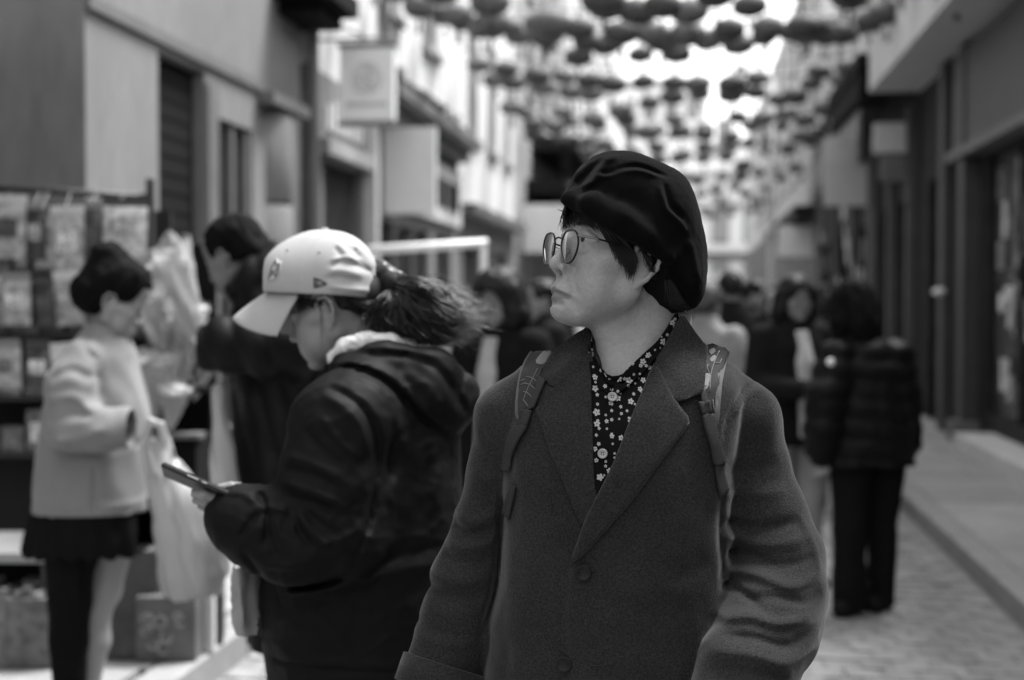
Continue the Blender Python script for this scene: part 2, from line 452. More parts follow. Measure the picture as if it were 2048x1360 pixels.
def strands(name, guides, n, m, parent, r=.0006, spread=.004, seed=1, seg=10, tip=.15, wav=.002):
    """hair: n tapering strands interpolated between neighbouring guide curves (each a list of local points)"""
    rg = np.random.default_rng(seed); G = []
    for g in guides:
        P = np.array([tuple(p) for p in g]); t = np.linspace(0, 1, len(P)); u = np.linspace(0, 1, seg)
        G.append(np.stack([np.interp(u, t, P[:,i]) for i in range(3)], 1))
    V = []; F = []
    for k in range(n):
        s = rg.random()*(len(G)-1); i = min(int(s), len(G)-2); w = s-i
        P = G[i]*(1-w)+G[i+1]*w
        off = rg.normal(0, spread, 3); u = np.linspace(0, 1, seg)[:,None]
        ph = rg.random(3)*6.28; fr = rg.uniform(2, 6)
        P = P+off*(.35+.9*u)+wav*u*np.sin(fr*u*2+ph)
        ln = rg.uniform(.75, 1.08); P = P[0]+(P-P[0])*1.0 if ln > 1 else P
        m_ = max(4, int(seg*min(1, ln))); P = P[:m_]
        T = np.gradient(P, axis=0); T /= np.linalg.norm(T, axis=1)[:,None]+1e-9
        A = np.cross(T, [0.3, .9, .2]); A /= np.linalg.norm(A, axis=1)[:,None]+1e-9; Bn = np.cross(T, A)
        rr = (r*rg.uniform(.7, 1.4)*(1-(1-tip)*np.linspace(0, 1, m_)**2))[:,None]
        b0 = len(V)
        for a in (0, 2.094, 4.189): V += (P+(A*math.cos(a)+Bn*math.sin(a))*rr).tolist()
        for j in range(m_-1):
            for a in range(3):
                a2 = (a+1) % 3; F.append((b0+a*m_+j, b0+a2*m_+j, b0+a2*m_+j+1, b0+a*m_+j+1))
    return mesh_obj(name, np.array(V), np.array(F), m, parent, True)
# ============================================================ the street (world y runs down the street)
KX_R, KX_L, FX_R, FX_L, PZ = 1.52, -1.85, 2.80, -3.20, .12
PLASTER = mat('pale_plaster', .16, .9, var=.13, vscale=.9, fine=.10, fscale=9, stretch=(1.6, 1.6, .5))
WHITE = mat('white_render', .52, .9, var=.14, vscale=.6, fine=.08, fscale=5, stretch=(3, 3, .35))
STONE = mat('grey_stone', .26, .9, var=.14, vscale=1.6, fine=.10, fscale=14)
DARKW = mat('dark_shopfront', .014, .7, spec=.2, var=.7, vscale=4, fine=.3, fscale=30)
BLACK = mat('black_paint', .006, .85, spec=.1)
MID = mat('grey_paint', .11, .6, var=.15, vscale=3)
PALE = mat('pale_paint', .50, .6, var=.08, vscale=4)
WPAINT = mat('white_paint', .80, .5, var=.04, vscale=3)
GLASS = mat('window_glass', .03, .06, spec=.7)
METAL = mat('grey_metal', .22, .4, metal=.6)
def wall_holes(mb, x, d, y0, y1, z0, z1, holes):
    """front sheet of a facade at x facing the street (d = direction into the building), with recessed openings (ya,yb,za,zb,depth)"""
    ys = sorted({y0, y1, *[q for h in holes for q in h[:2]]}); zs = sorted({z0, z1, *[q for h in holes for q in h[2:4]]})
    for a, b in zip(ys[:-1], ys[1:]):
        for c, e in zip(zs[:-1], zs[1:]):
            my, mz = (a+b)/2, (c+e)/2
            if any(h[0] < my < h[1] and h[2] < mz < h[3] for h in holes): continue
            mb.add([(x, a, c), (x, b, c), (x, b, e), (x, a, e)], [(0, 1, 2, 3)])
    for (a, b, c, e, dp) in holes:
        X = x+d*dp
        mb.add([(x,a,c),(x,b,c),(x,b,e),(x,a,e),(X,a,c),(X,b,c),(X,b,e),(X,a,e)], [(0,1,5,4),(1,2,6,5),(2,3,7,6),(3,0,4,7),(4,5,6,7)])
    Xb = x+d*6
    mb.add([(x,y0,z0),(x,y0,z1),(Xb,y0,z1),(Xb,y0,z0),(x,y1,z0),(x,y1,z1),(Xb,y1,z1),(Xb,y1,z0)], [(0,1,2,3),(4,7,6,5),(1,5,6,2),(3,2,6,7)])
def building(name, label, side, y0, y1, h, m, wins=(), doors=(), group='houses along the street', zb=PZ, upper=None, zsplit=None):
    d = 1 if side > 0 else -1; x = FX_R if side > 0 else FX_L
    root = empty(name, (x, (y0+y1)/2, zb), 0, label, 'building', group); off = Vector((x, (y0+y1)/2, zb))
    def put(mb, nm, mt, par=root, sm=False):
        mb.V = [tuple(Vector(v)-off) for v in mb.V] ; return mb.obj(nm, mt, par, sm)
    holes = [(*w, .18) for w in wins]+[(*q[:4], .12) for q in doors]
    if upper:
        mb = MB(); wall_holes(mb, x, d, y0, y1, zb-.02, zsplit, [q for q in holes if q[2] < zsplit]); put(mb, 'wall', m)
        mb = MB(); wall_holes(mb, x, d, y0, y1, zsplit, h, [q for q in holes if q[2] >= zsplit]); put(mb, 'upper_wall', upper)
    else:
        mb = MB(); wall_holes(mb, x, d, y0, y1, zb-.02, h, holes); put(mb, 'wall', m)
    for (a, b, c, e) in wins:
        fr = MB(); X0, X1 = x+d*.10, x+d*.16; X0, X1 = min(X0, X1), max(X0, X1); t = .06
        for bx in ((a, a+t, c, e), (b-t, b, c, e), (a+t, b-t, c, c+t), (a+t, b-t, e-t, e), ((a+b)/2-t/2, (a+b)/2+t/2, c+t, e-t)): fr.box(X0, X1, bx[0]+.002, bx[1]-.002, bx[2]+.002, bx[3]-.002)
        w = put(fr, 'window', PALE)
        put(MB().box(min(x+d*.135, x+d*.125), max(x+d*.135, x+d*.125), a+t, b-t, c+t, e-t), 'pane', GLASS, w)
        put(MB().box(min(x-d*.08, x+d*.05), max(x-d*.08, x+d*.05), a-.06, b+.06, c-.09, c-.005), 'sill', STONE, w)
    return root, put, x, d

def setting():
    g = MB(); g.box(-400, 400, -120, 600, -.4, -.06); tag(g.obj('ground', mat('ground', .12, .95)), kind='structure')
    rd = MB().box(KX_L, KX_R, -6, 90, -.055, -.0055).obj('road', mat('road_joint', .18, .95)); tag(rd, kind='structure')
    # setts
    rg = random.Random(3)
    protos = []
    SET = [mat('sett_%d' % i, gv, .75, var=.25, vscale=14, bump=.4, bscale=60) for i, gv in enumerate((.20, .22, .235))]
    for i in range(6):
        w, l, h = .125+.012*(i % 3), .125+.014*(i % 2), .045; bmh = bmesh.new(); bmesh.ops.create_cube(bmh, size=1)
        for v in bmh.verts:
            v.co = Vector((v.co.x*w*(.93 if v.co.z > 0 else 1)+rg.uniform(-.004, .004), v.co.y*l*(.93 if v.co.z > 0 else 1)+rg.uniform(-.004, .004), v.co.z*h+rg.uniform(-.004, .004)))
        me = bpy.data.meshes.new('sett'); bmh.to_mesh(me); bmh.free(); me.materials.append(SET[i % 3]); protos.append(me)
    cells = []
    y = 1.0; row = 0
    while y < 40:
        x = KX_L+.08+(.07 if row % 2 else 0)
        while x < KX_R-.06: cells.append((x, y)); x += .145
        y += .15; row += 1
    near = sorted([c for c in cells if c[0] > .35 and c[1] > 5.2], key=lambda c: c[1])[:300]; ns = set(near)
    for (x, y) in near:
        o = bpy.data.objects.new('sett', rg.choice(protos)); link(o, rd); o.location = (x+rg.uniform(-.006, .006), y+rg.uniform(-.006, .006), -.022+rg.uniform(-.004, .004)); o.rotation_euler = (rg.uniform(-.03, .03), rg.uniform(-.03, .03), rg.uniform(-.06, .06)+rg.choice((0, math.pi)))
    mb = MB(); pv = [[tuple(v.co) for v in p.vertices] for p in protos]; pf = [[tuple(q.vertices) for q in p.polygons] for p in protos]
    for c in cells:
        if c in ns: continue
        i = rg.randrange(6); dx, dy, dz = c[0]+rg.uniform(-.006, .006), c[1]+rg.uniform(-.006, .006), -.022+rg.uniform(-.004, .004)
        mb.add([(v[0]+dx, v[1]+dy, v[2]+dz) for v in pv[i]], pf[i])
    tag(mb.obj('setts', SET[1], rd), kind='stuff')
    # pavements with kerb stones and slabs
    KERB = mat('kerb_granite', .24, .8, var=.12, vscale=7, fine=.15, fscale=60)
    SLAB = [mat('slab_%d' % i, gv, .85, var=.12, vscale=4, fine=.10, fscale=40) for i, gv in enumerate((.25, .275, .30))]
    for nm, xa, xb, kx in (('pavement_right', KX_R+.15, FX_R+.02, KX_R), ('pavement_left', FX_L-4, KX_L-.15, KX_L-.15)):
        pv_ = MB().box(xa, xb, -6, 90, -.05, PZ-.03).obj(nm, mat('mortar', .10, .95)); tag(pv_, kind='structure')
        y = -1.0
        while y < 45:
            l = rg.uniform(.85, 1.1); o = MB().box(kx, kx+.15, y+.004, y+l-.006, -.05, PZ).obj('kerb_stone', KERB, pv_, False, .008); y += l
        y = 2.0
        x_in = max(xa, FX_L+.0) if nm == 'pavement_left' else xa
        while y < 30:
            l = .62; x = x_in+.004 if nm != 'pavement_left' else xa+2.2; n = 0
            while x < xb-.05:
                w = min(rg.uniform(.5, .75), xb-x-.004)
                if w > .1: MB().box(x, x+w-.008, y, y+l-.008, -.04, PZ+rg.uniform(-.004, 0)).obj('paving_slab', rg.choice(SLAB), pv_)
                x += w
            y += l
    # ---------------- left side
    A, put, x, d = building('corner_building', 'pale plastered corner building with tall black shuttered doorway', -1, 7.28, 11.5, 7.2, PLASTER, doors=[(8.33, 9.17, PZ, 3.02), (9.42, 10.2, PZ+.5, 2.75)])
    put(MB().box(x-.004, x+.03, 7.28, 11.5, 3.06, 3.13), 'string_course', MID, A)
    dr = put(MB().box(x-.10, x-.08, 8.34, 9.16, PZ, 3.0), 'door', BLACK)
    for i in range(24): put(MB().prism([(x-.08, .16+i*.118), (x-.074, .18+i*.118), (x-.08, .26+i*.118)], 'y', 8.35, 9.15), 'slat', BLACK, dr)
    wd = put(MB().box(x-.10, x-.09, 9.44, 10.18, PZ+.5, 2.72), 'shop_window', GLASS)
    for yy in (9.43, 9.78, 10.11): put(MB().box(x-.09, x-.02, yy, yy+.07, PZ+.5, 2.74), 'mullion', MID, wd)
    put(MB().box(x-.03, x+.02, 9.19, 9.40, PZ, 2.95), 'pilaster', MID)
    for i in range(4): put(MB().lathe([(.40, 0), (.42, .02), (.42, .66), (.40, .70)], 20, (x-.30, 10.80, PZ+i*.71)), 'column_drum', PLASTER, A, True)
    put(MB().box(x-.3, x+.14, 10.3, 11.3, 2.97, 3.055), 'capital', MID)
    put(MB().box(x-.05, x+.45, 10.7, 11.72, 3.85, 4.0).box(x-.05, x+.32, 10.9, 11.65, 3.74, 3.845), 'eave', BLACK)
    put(MB().tube([(x+.09, 11.6, PZ), (x+.09, 11.6, 5.5), (x+.09, 11.6, 7.2)], .05, 10), 'drainpipe', MID)
    # the row continues, set back, beside the stall; the far side continues behind the photographer
    sb = empty('set_back_house', (-4.6, 1, 0), 0, 'set-back house behind the stall beside the corner building', 'building', 'houses along the street')
    mb = MB().box(-6, -1, -26, 6.25, 0, 5.5); mb.V = [(v[0], v[1], v[2]) for v in mb.V]; mb.obj('wall', mat('dull_wall', .30, .9, var=.2, vscale=1.2), sb)
    for i in range(4):
        for z in (.9, 4.2): w = MB().box(-.995, -.95, -7.5+i*3.4, -6+i*3.4, z, z+2.0).obj('window', MID, sb); MB().box(-.948, -.945, -7.4+i*3.4, -6.1+i*3.4, z+.1, z+1.9).obj('pane', GLASS, w)
    rh = empty('row_behind', (3.2, -14, 0), 0, 'plain row of houses behind the photographer on the dark shop side', 'building', 'houses along the street')
    MB().box(0, 5, -16, 16.9, 0, 5.0).obj('wall', mat('dull_wall', .30, .9, var=.2, vscale=1.2), rh)
    for i in range(7): w = MB().box(-.05, -.004, -15+i*4.4, -13.4+i*4.4, .6, 2.7).obj('window', DARKW, rh); MB().box(-.055, -.051, -14.9+i*4.4, -13.5+i*4.4, .7, 2.6).obj('pane', GLASS, w)
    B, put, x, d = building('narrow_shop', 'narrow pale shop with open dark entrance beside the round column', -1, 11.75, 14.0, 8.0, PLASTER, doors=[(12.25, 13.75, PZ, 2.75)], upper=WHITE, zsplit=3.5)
    put(MB().box(x-.10, x-.07, 12.3, 13.7, PZ, 2.7), 'shutter', DARKW); put(MB().box(x-.1, x+.10, 12.1, 13.9, 2.78, 2.92), 'lintel', STONE)  # dark sheet stands in for the shade inside the open entrance
    for i in range(7): put(MB().box(x+.003, x+.02, 12.35+i*.2, 12.47+i*.2, 3.02, 3.02+.22+.05*(i % 3)), 'sign_letter', PALE, B)
    put(MB().box(x, x+.12, 13.85, 13.98, PZ, 3.3), 'pilaster', PALE)
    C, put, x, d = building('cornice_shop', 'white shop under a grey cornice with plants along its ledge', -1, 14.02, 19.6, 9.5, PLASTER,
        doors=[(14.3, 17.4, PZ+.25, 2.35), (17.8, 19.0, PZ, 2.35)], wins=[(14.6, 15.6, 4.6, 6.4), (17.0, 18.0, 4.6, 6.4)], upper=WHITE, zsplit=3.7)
    put(MB().prism([(x-.01, 3.42), (x+.12, 3.42), (x+.18, 3.55), (x+.34, 3.60), (x+.34, 3.68), (x-.01, 3.68)], 'y', 14.0, 19.62) if False else MB().box(x-.01, x+.16, 14.02, 19.6, 3.40, 3.56).box(x-.01, x+.34, 14.0, 19.62, 3.562, 3.68), 'cornice', MID)
    put(MB().box(x-.10, x-.08, 14.34, 17.36, PZ+.27, 2.33), 'shop_window', GLASS)
    for yy in (14.32, 15.3, 16.35, 17.3): put(MB().box(x-.08, x-.01, yy, yy+.07, PZ+.25, 2.35), 'mullion', MID)
    put(MB().box(x-.10, x-.08, 17.82, 18.98, PZ, 2.33), 'door', DARKW)
    put(MB().box(x+.002, x+.08, 14.9, 19.4, 2.5, 3.22), 'fascia', PALE)
    for i, wv in enumerate((.22, .3, .2, .28, .24, .34, .2, .26, .3)): put(MB().box(x+.085, x+.11, 15.2+i*.44, 15.2+i*.44+wv, 2.68, 3.04), 'sign_letter', DARKW, C)
    put(MB().box(x-.05, x+.55, 14.75, 14.87, 2.42, 3.32).box(x+.003, x+.55, 14.872, 15.05, 2.42, 2.48), 'sign_box', WPAINT)
    put(MB().tube([(x+.06, 14.55, 3.7), (x+.06, 14.55, 9.4)], .045, 8), 'drainpipe', MID)
    for i in range(9):
        yy = 14.3+i*.58; v = Vol((x-.05, yy-.25, 3.6), (x+.35, yy+.25, 4.1), .03); rs = random.Random(i)
        for j in range(9): v.ell((x+.15+rs.uniform(-.09, .09), yy+rs.uniform(-.17, .17), 3.72+rs.uniform(0, .16)), [rs.uniform(.03, .07)]*3, .01)
        pvv, pff = v.mesh(); o = mesh_obj('ledge_plant', pvv, pff, mat('ledge_plants', .05, .9), None); o.location = (0, 0, 0); tag(o, 'small dark pot plant on the grey cornice ledge', 'plant', 'plants along the cornice')
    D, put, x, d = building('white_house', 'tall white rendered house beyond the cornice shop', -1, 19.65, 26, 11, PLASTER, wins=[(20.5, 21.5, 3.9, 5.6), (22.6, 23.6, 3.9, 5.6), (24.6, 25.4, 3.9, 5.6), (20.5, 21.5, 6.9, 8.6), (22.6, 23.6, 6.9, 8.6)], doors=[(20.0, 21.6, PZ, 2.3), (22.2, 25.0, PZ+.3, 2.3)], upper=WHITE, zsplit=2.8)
    put(MB().box(x, x+.25, 19.66, 26, 2.72, 2.86), 'ledge', MID)
    put(MB().box(x-.10, x-.08, 20.0, 21.6, PZ, 2.3), 'door', DARKW); put(MB().box(x-.10, x-.08, 22.2, 25, PZ+.3, 2.3), 'shop_window', GLASS)
    E, put, x, d = building('balcony_house', 'grey house with dark stacked awnings and balconies', -1, 26.05, 38, 9.5, STONE, wins=[(28+i*2.6, 29.2+i*2.6, z, z+1.5) for i in range(3) for z in (5.6, 7.6)], doors=[(27, 31, PZ, 2.6), (32, 37, PZ, 2.6)])
    for z, o_ in ((2.75, 1.0), (3.6, .85), (4.55, .95)):
        put(MB().box(x, x+o_, 27+(z-2.75), 37, z, z+.28), 'awning' if z < 3 else 'balcony', DARKW)
    for i in range(14): put(MB().box(x+.78, x+.82, 27.2+i*.7, 27.24+i*.7, 3.88, 4.55), 'baluster', BLACK)
    put(MB().box(x+.1, x+.9, 26.6, 26.75, 2.4, 3.3), 'sign_panel', WPAINT)
    Fh, put, x, d = building('far_house', 'pale terrace closing the far end of the left row', -1, 38.1, 70, 13, WHITE, wins=[(40+i*3, 41.3+i*3, z, z+1.8) for i in range(9) for z in (3.4, 6.4, 9.4)])
    # ---------------- right side
    R0, put, x, d = building('dark_shop', 'dark shopfront with deep white fascia and poster-covered windows', 1, 3.0, 17.9, 5.6, DARKW, doors=[(3.5, 8.3, PZ+.3, 2.85), (8.9, 14.0, PZ+.3, 2.85), (15.75, 17.3, PZ, 2.9)], upper=STONE, zsplit=4.9)
    put(MB().box(x-.62, x-.004, 3.0, 17.95, 4.05, 4.85), 'awning_fascia', PALE); put(MB().box(x-.66, x, 3.0, 17.98, 4.853, 4.95), 'awning_cap', MID)
    put(MB().box(x-.14, x-.003, 3.2, 15.0, 3.0, 3.95), 'sign_panel', mat('sign_grey', .035, .5, var=.2, vscale=2)); put(MB().box(x-.2, x-.003, 3.2, 15.05, 2.90, 2.995), 'sign_trim', MID)
    for yy in (8.45, 14.3, 15.4): put(MB().box(x-.16, x+.05, yy, yy+.30, PZ, 4.0), 'pilaster', mat('pilaster_grey', .028, .5, var=.2, vscale=3))
    put(MB().box(x-.26, x+.02, 14.2, 14.55, PZ, .32), 'plinth', MID); put(MB().box(x-.36, x-.003, 3.2, 13.6, PZ, .27), 'doorstep', mat('step_stone', .5, .8, var=.1, vscale=5))
    for (a, b) in ((3.5, 8.3), (8.9, 14.0)):
        w = put(MB().box(x+.09, x+.10, a, b, PZ+.3, 2.85), 'shop_window', mat('dim_glass', .10, .12, spec=.6, var=.5, vscale=3))
        n = 4
        for i in range(n+1): put(MB().box(x+.02, x+.089, a+(b-a-.07)*i/n, a+(b-a-.07)*i/n+.07, PZ+.3, 2.85), 'mullion', DARKW, w)
    rg = random.Random(11)
    for i in range(80):
        yy, zz = rg.uniform(9.0, 13.6), rg.uniform(.5, 2.45); s1, s2 = rg.uniform(.10, .38), rg.uniform(.10, .38)
        o = put(MB().box(x+.085-.0006*i, x+.0855-.0006*i, yy, yy+s1, zz, zz+s2), 'poster', mat('poster_%d' % (i % 5), (.45, .30, .18, .6, .10)[i % 5], .7, var=.7, vscale=14)); 
    put(MB().prism([(11.55, 2.45), (12.0, 2.45), (11.78, 2.86)], 'x', x+.02, x+.04), 'shop_lampshade', PALE)
    dp = put(MB().box(x+.10, x+.115, 15.75, 17.3, PZ, 2.9), 'door', DARKW)
    for j in range(3): put(MB().box(x+.075, x+.099, 15.9, 17.15, .3+j*.9, 1.05+j*.9), 'door_panel', mat('door_panel', .05, .45), dp)
    for j, (a, b, c, e) in enumerate(((16.0, 16.4, 1.5, 1.9), (15.8, 16.6, .9, 1.3), (15.9, 16.2, 2.1, 2.4))): put(MB().box(x+.07, x+.074, a, b, c, e), 'poster', mat('poster_%d' % (j+1), .3), dp)
    put(MB().lathe([(.02, 0), (.07, .02), (.07, .06), (.02, .08)], 16, (x-.2, 15.35, 1.55)), 'round_plate', WPAINT, R0, True)
    R1, put, x, d = building('low_dark_shop', 'low dark shop with small pale sign box between two taller fronts', 1, 18.0, 21.8, 5.8, DARKW, doors=[(18.4, 19.7, PZ, 2.8), (20.1, 21.5, PZ, 2.8)], upper=WHITE, zsplit=5.1)
    put(MB().box(x-.75, x, 18.05, 21.8, 4.35, 4.55).box(x-.72, x-.6, 18.1, 21.75, 4.0, 4.349), 'canopy', BLACK)
    put(MB().box(x-.5, x-.02, 18.3, 18.45, 3.35, 3.72), 'sign_box', PALE); put(MB().box(x-.42, x-.02, 18.32, 18.43, 3.0, 3.33), 'sign_panel', MID)
    for yy in (18.1, 19.8, 21.55): put(MB().box(x-.12, x+.04, yy, yy+.22, PZ, 3.9), 'pilaster', mat('pilaster_dim', .05, .6, var=.2, vscale=3))
    for a in (18.4, 20.1): put(MB().box(x+.10, x+.115, a, a+1.4, PZ, 2.8), 'door', BLACK)
    R2, put, x, d = building('ledge_house', 'dark shop row below a pale stone ledge and white upper wall', 1, 21.85, 31, 7, DARKW, doors=[(22.2, 24.0, PZ, 2.7), (24.8, 27, PZ, 2.7), (27.8, 30.4, PZ, 2.7)], wins=[(22.5+i*2.2, 23.6+i*2.2, 5.4, 6.6) for i in range(4)], upper=WHITE, zsplit=5.0)
    put(MB().box(x-.35, x, 21.86, 31, 4.86, 5.04), 'ledge', PALE); put(MB().box(x-.25, x, 21.95, 30.8, 3.6, 4.6), 'fascia', mat('fascia_dim', .06, .6, var=.3, vscale=3))
    for i in range(10): put(MB().box(x-.28, x-.252, 22.2+i*.85, 22.7+i*.85, 3.8, 4.3), 'sign_letter', STONE, R2)
    put(MB().box(x-.75, x-.1, 22.3, 22.42, 2.95, 4.0), 'sign_panel', PALE)
    for yy in (21.9, 24.3, 27.3, 30.6): put(MB().box(x-.12, x+.04, yy, yy+.3, PZ, 3.55), 'pilaster', mat('pilaster_dim', .05, .6, var=.2, vscale=3))
    for a, b in ((22.2, 24), (24.8, 27), (27.8, 30.4)): put(MB().box(x+.10, x+.115, a, b, PZ, 2.7), 'shutter', BLACK)
    put2 = put
    R3, put, x, d = building('far_right_house', 'pale terrace with dark ground floor far down the right row', 1, 31.05, 70, 9.5, mat('dim_front', .10, .7, var=.3, vscale=1.5), wins=[(32.5+i*3, 33.8+i*3, z, z+1.8) for i in range(10) for z in (4.6, 7.6)], upper=WHITE, zsplit=3.8)
    put(MB().box(x-.5, x, 32, 45, 3.3, 3.6), 'awning', DARKW); put(MB().box(x-.8, x, 33, 33.15, 2.5, 3.2), 'sign_panel', WPAINT)
    rg = random.Random(4)
    for i in range(26):
        yy = rg.uniform(22, 30); zz = rg.uniform(.6, 3.0); w = rg.uniform(.15, .5); put2(MB().box(x-.135-.0007*i, x-.1345-.0007*i, yy, yy+w, zz, zz+rg.uniform(.2, .5)), 'notice', mat('poster_%d' % (i % 5), .3), R2)
    # end of the street
    eb = empty('end_building', (0, 78, 0), 0, 'white building closing the street with rows of tall windows', 'building')
    def pe(mb, nm, mt, par=eb): mb.V = [tuple(Vector(v)-Vector((0, 78, 0))) for v in mb.V]; return mb.obj(nm, mt, par)
    pe(MB().box(-14, 18, 78, 86, -.05, 8.2), 'wall', WPAINT); pe(MB().box(-14.2, 18.2, 77.8, 86.2, 8.205, 8.5), 'roof_cornice', PALE)
    for i in range(14):
        for z in (1.0, 4.6):
            w = pe(MB().box(-9+i*1.7, -8.1+i*1.7, 77.93, 77.998, z, z+2.6), 'window', MID if (i+int(z)) % 3 else PALE); pe(MB().box(-8.95+i*1.7, -8.15+i*1.7, 77.90, 77.925, z+.1, z+2.5), 'pane', mat('pale_pane', .3, .2), w)
    pe(MB().box(-14, 18, 77.6, 77.99, 3.75, 4.1), 'awning_band', MID)
    pe(MB().prism([(78, 8.505), (82, 10.6), (86, 8.505)], 'x', -14, 18), 'roof', STONE)
    for xx in (-4.2, 1.5, 5.8): pe(MB().box(xx, xx+.9, 80.5, 81.4, 9.3, 11.6), 'chimney', STONE)
    tb = empty('tower_block', (0, 104, 0), 0, 'pale taller block rising behind the end building', 'building')
    MB().box(-9, 1.2, 0, 8, 0, 17).obj('wall', WPAINT, tb); MB().box(-9.2, 1.4, -.3, 8.3, 17.01, 17.5).obj('parapet', PALE, tb)
    for i in range(6):
        for z in (9.0, 12.0, 14.6): w = MB().box(-8+i*1.55, -7.1+i*1.55, -.06, -.004, z, z+1.5).obj('window', MID, tb); MB().box(-7.9+i*1.55, -7.2+i*1.55, -.08, -.061, z+.1, z+1.4).obj('pane', mat('pale_pane', .3), w)
    # ---------------- hanging signboard
    s = empty('hanging_sign', (FX_L, 11.9, 3.0), 0, 'white hanging signboard with round emblem above small lettering', 'sign')
    MB().box(.25, .72, -.05, .05, .02, .64).obj('board', WPAINT, s, False, .01); MB().box(.23, .74, -.06, .06, .645, .68).box(.23, .74, -.06, .06, -.02, .015).obj('frame', METAL, s)
    MB().tube([(0, 0, .72), (.5, 0, .72), (.76, 0, .72)], .015, 8).tube([(0, 0, .95), (.45, 0, .74)], .012, 8).obj('bracket', METAL, s)
    EM = mat('emblem_grey', .42, .7); cx, cz = .485, .38
    for rr, k in ((.125, 26), (.085, 20)):
        Vt, Ft = tube_arrays([(cx+rr*math.cos(2*math.pi*i/k), -.052, cz+rr*math.sin(2*math.pi*i/k)) for i in range(k)], .007, 5, closed=True); mesh_obj('emblem_ring', Vt, Ft, EM, s)
    for i in range(3):
        a = i*2.094+.5; MB().tube([(cx, -.052, cz), (cx+.04*math.cos(a), -.052, cz+.04*math.sin(a)), (cx+.07*math.cos(a+.8), -.052, cz+.07*math.sin(a+.8))], .012, 5).obj('emblem_stroke', EM, s)
    for i in range(8): MB().box(.31+i*.045, .31+i*.045+.03, -.056, -.0505, .14, .18).obj('letter', EM, s)
    # ---------------- lamp post in the street
    lp_ = empty('lamp_post', (1.35, 24, 0), 0, 'slim pale lamp post standing at the kerb beyond the women', 'lamp post')
    MB().lathe([(.10, 0), (.10, .5), (.06, .6), (.045, 3.0), (.04, 5.2)], 12).obj('post', PALE, lp_, True); MB().tube([(0, 0, 5.1), (-.2, 0, 5.4), (-.5, 0, 5.45)], .03, 8).obj('arm', PALE, lp_, True); MB().lathe([(.03, .25), (.12, .1), (.15, 0), (.02, -.03)], 12, (-.5, 0, 5.25)).obj('lamp_head', WPAINT, lp_, True)
def lanterns():
    """rows of round paper lanterns strung across the street"""
    PAPER = [mat('lantern_paper', .11, .75), mat('lantern_paper_dark', .055, .75)]; CAP = mat('lantern_cap', .03, .5); TAS = mat('lantern_tassel', .06, .9)
    me = {}
    for i, m in enumerate(PAPER):
        mb = MB(); seg = 28; prof = [(.07*math.sin(1)+.0, -.125)]+[(.185*math.cos(a)**.8 if False else .08+.155*math.cos(a), .135*math.sin(a)) for a in np.linspace(-1.35, 1.35, 11)]
        V = []; F = []
        for (r, z) in prof[1:]:
            for k in range(seg): q = r*(1 if k % 2 else .965); an = 2*math.pi*k/seg; V.append((q*math.cos(an), q*math.sin(an), z))
        for a in range(len(prof)-2):
            for k in range(seg): F.append((a*seg+k, a*seg+(k+1) % seg, (a+1)*seg+(k+1) % seg, (a+1)*seg+k))
        mb.add(V, F); o = mb.obj('paper_shade', m, None, True); me['s%d' % i] = o.data; bpy.data.objects.remove(o)
    def keep(mb, nm, m, k): o = mb.obj(nm, m, None, True); me[k] = o.data; bpy.data.objects.remove(o)
    keep(MB().lathe([(.10, .115), (.10, .14), (.02, .15), (.012, .24)], 12), 'top_cap', CAP, 'c'); keep(MB().lathe([(.02, -.15), (.09, -.14), (.09, -.115)], 12), 'bottom_cap', CAP, 'b')
    tb = MB()
    for i in range(9): a = i*.7; tb.tube([(.004, 0, -.15), (.012*math.cos(a), .012*math.sin(a), -.2), (.03*math.cos(a), .03*math.sin(a), -.36)], [.004, .006, .003], 4)
    keep(tb, 'tassel', TAS, 't')
    rg = random.Random(5); n = 0
    rows = [(12.9, 4.3, 11), (14.2, 4.45, 12), (15.6, 4.5, 14), (16.8, 4.62, 14), (18.0, 4.78, 15), (19.4, 4.5, 15), (21.2, 4.6, 15), (23.0, 4.45, 13), (25, 4.55, 13), (27.5, 4.5, 13), (30.5, 4.6, 13), (34.5, 4.5, 13), (39, 4.6, 13), (45, 4.5, 12), (52, 4.6, 12)]
    for ri, (yy, zz, cnt) in enumerate(rows):
        xl, xr = FX_L+.1, FX_R-.1; sag = .32; pts = []
        for t in np.linspace(0, 1, 15): pts.append((xl+(xr-xl)*t, yy+.5*(t-.5), zz+.42-sag*4*t*(1-t)))
        st = MB().tube(pts, .008, 5).obj('lantern_string', mat('string', .05, .8)); tag(st, 'thin dark cord carrying lanterns across the street', 'cord', 'lantern cords over the street')
        for i in range(cnt):
            t = (i+.5+rg.uniform(-.22, .22))/cnt; x = xl+(xr-xl)*t; z = zz+.42-sag*4*t*(1-t); s_ = rg.uniform(.85, 1.12)
            o = empty('paper_lantern', (x, yy+.5*(t-.5), z-.24*s_-(rg.uniform(.05, .28) if rg.random() < .22 else 0)), rg.uniform(0, 6), 'dark round paper lantern with tassel strung over the street', 'lantern', 'paper lanterns over the street'); s_ *= .80; o.scale = (s_,)*3; o.location.z += .05; o.rotation_euler = (rg.uniform(-.12, .12), rg.uniform(-.12, .12), rg.uniform(0, 6))
            for k, nm in (('s%d' % rg.randrange(2), 'paper_shade'), ('c', 'top_cap'), ('b', 'bottom_cap'), ('t', 'tassel')): link(bpy.data.objects.new(nm, me[k]), o)
if want('setting'): setting()
if want('lanterns'): lanterns()
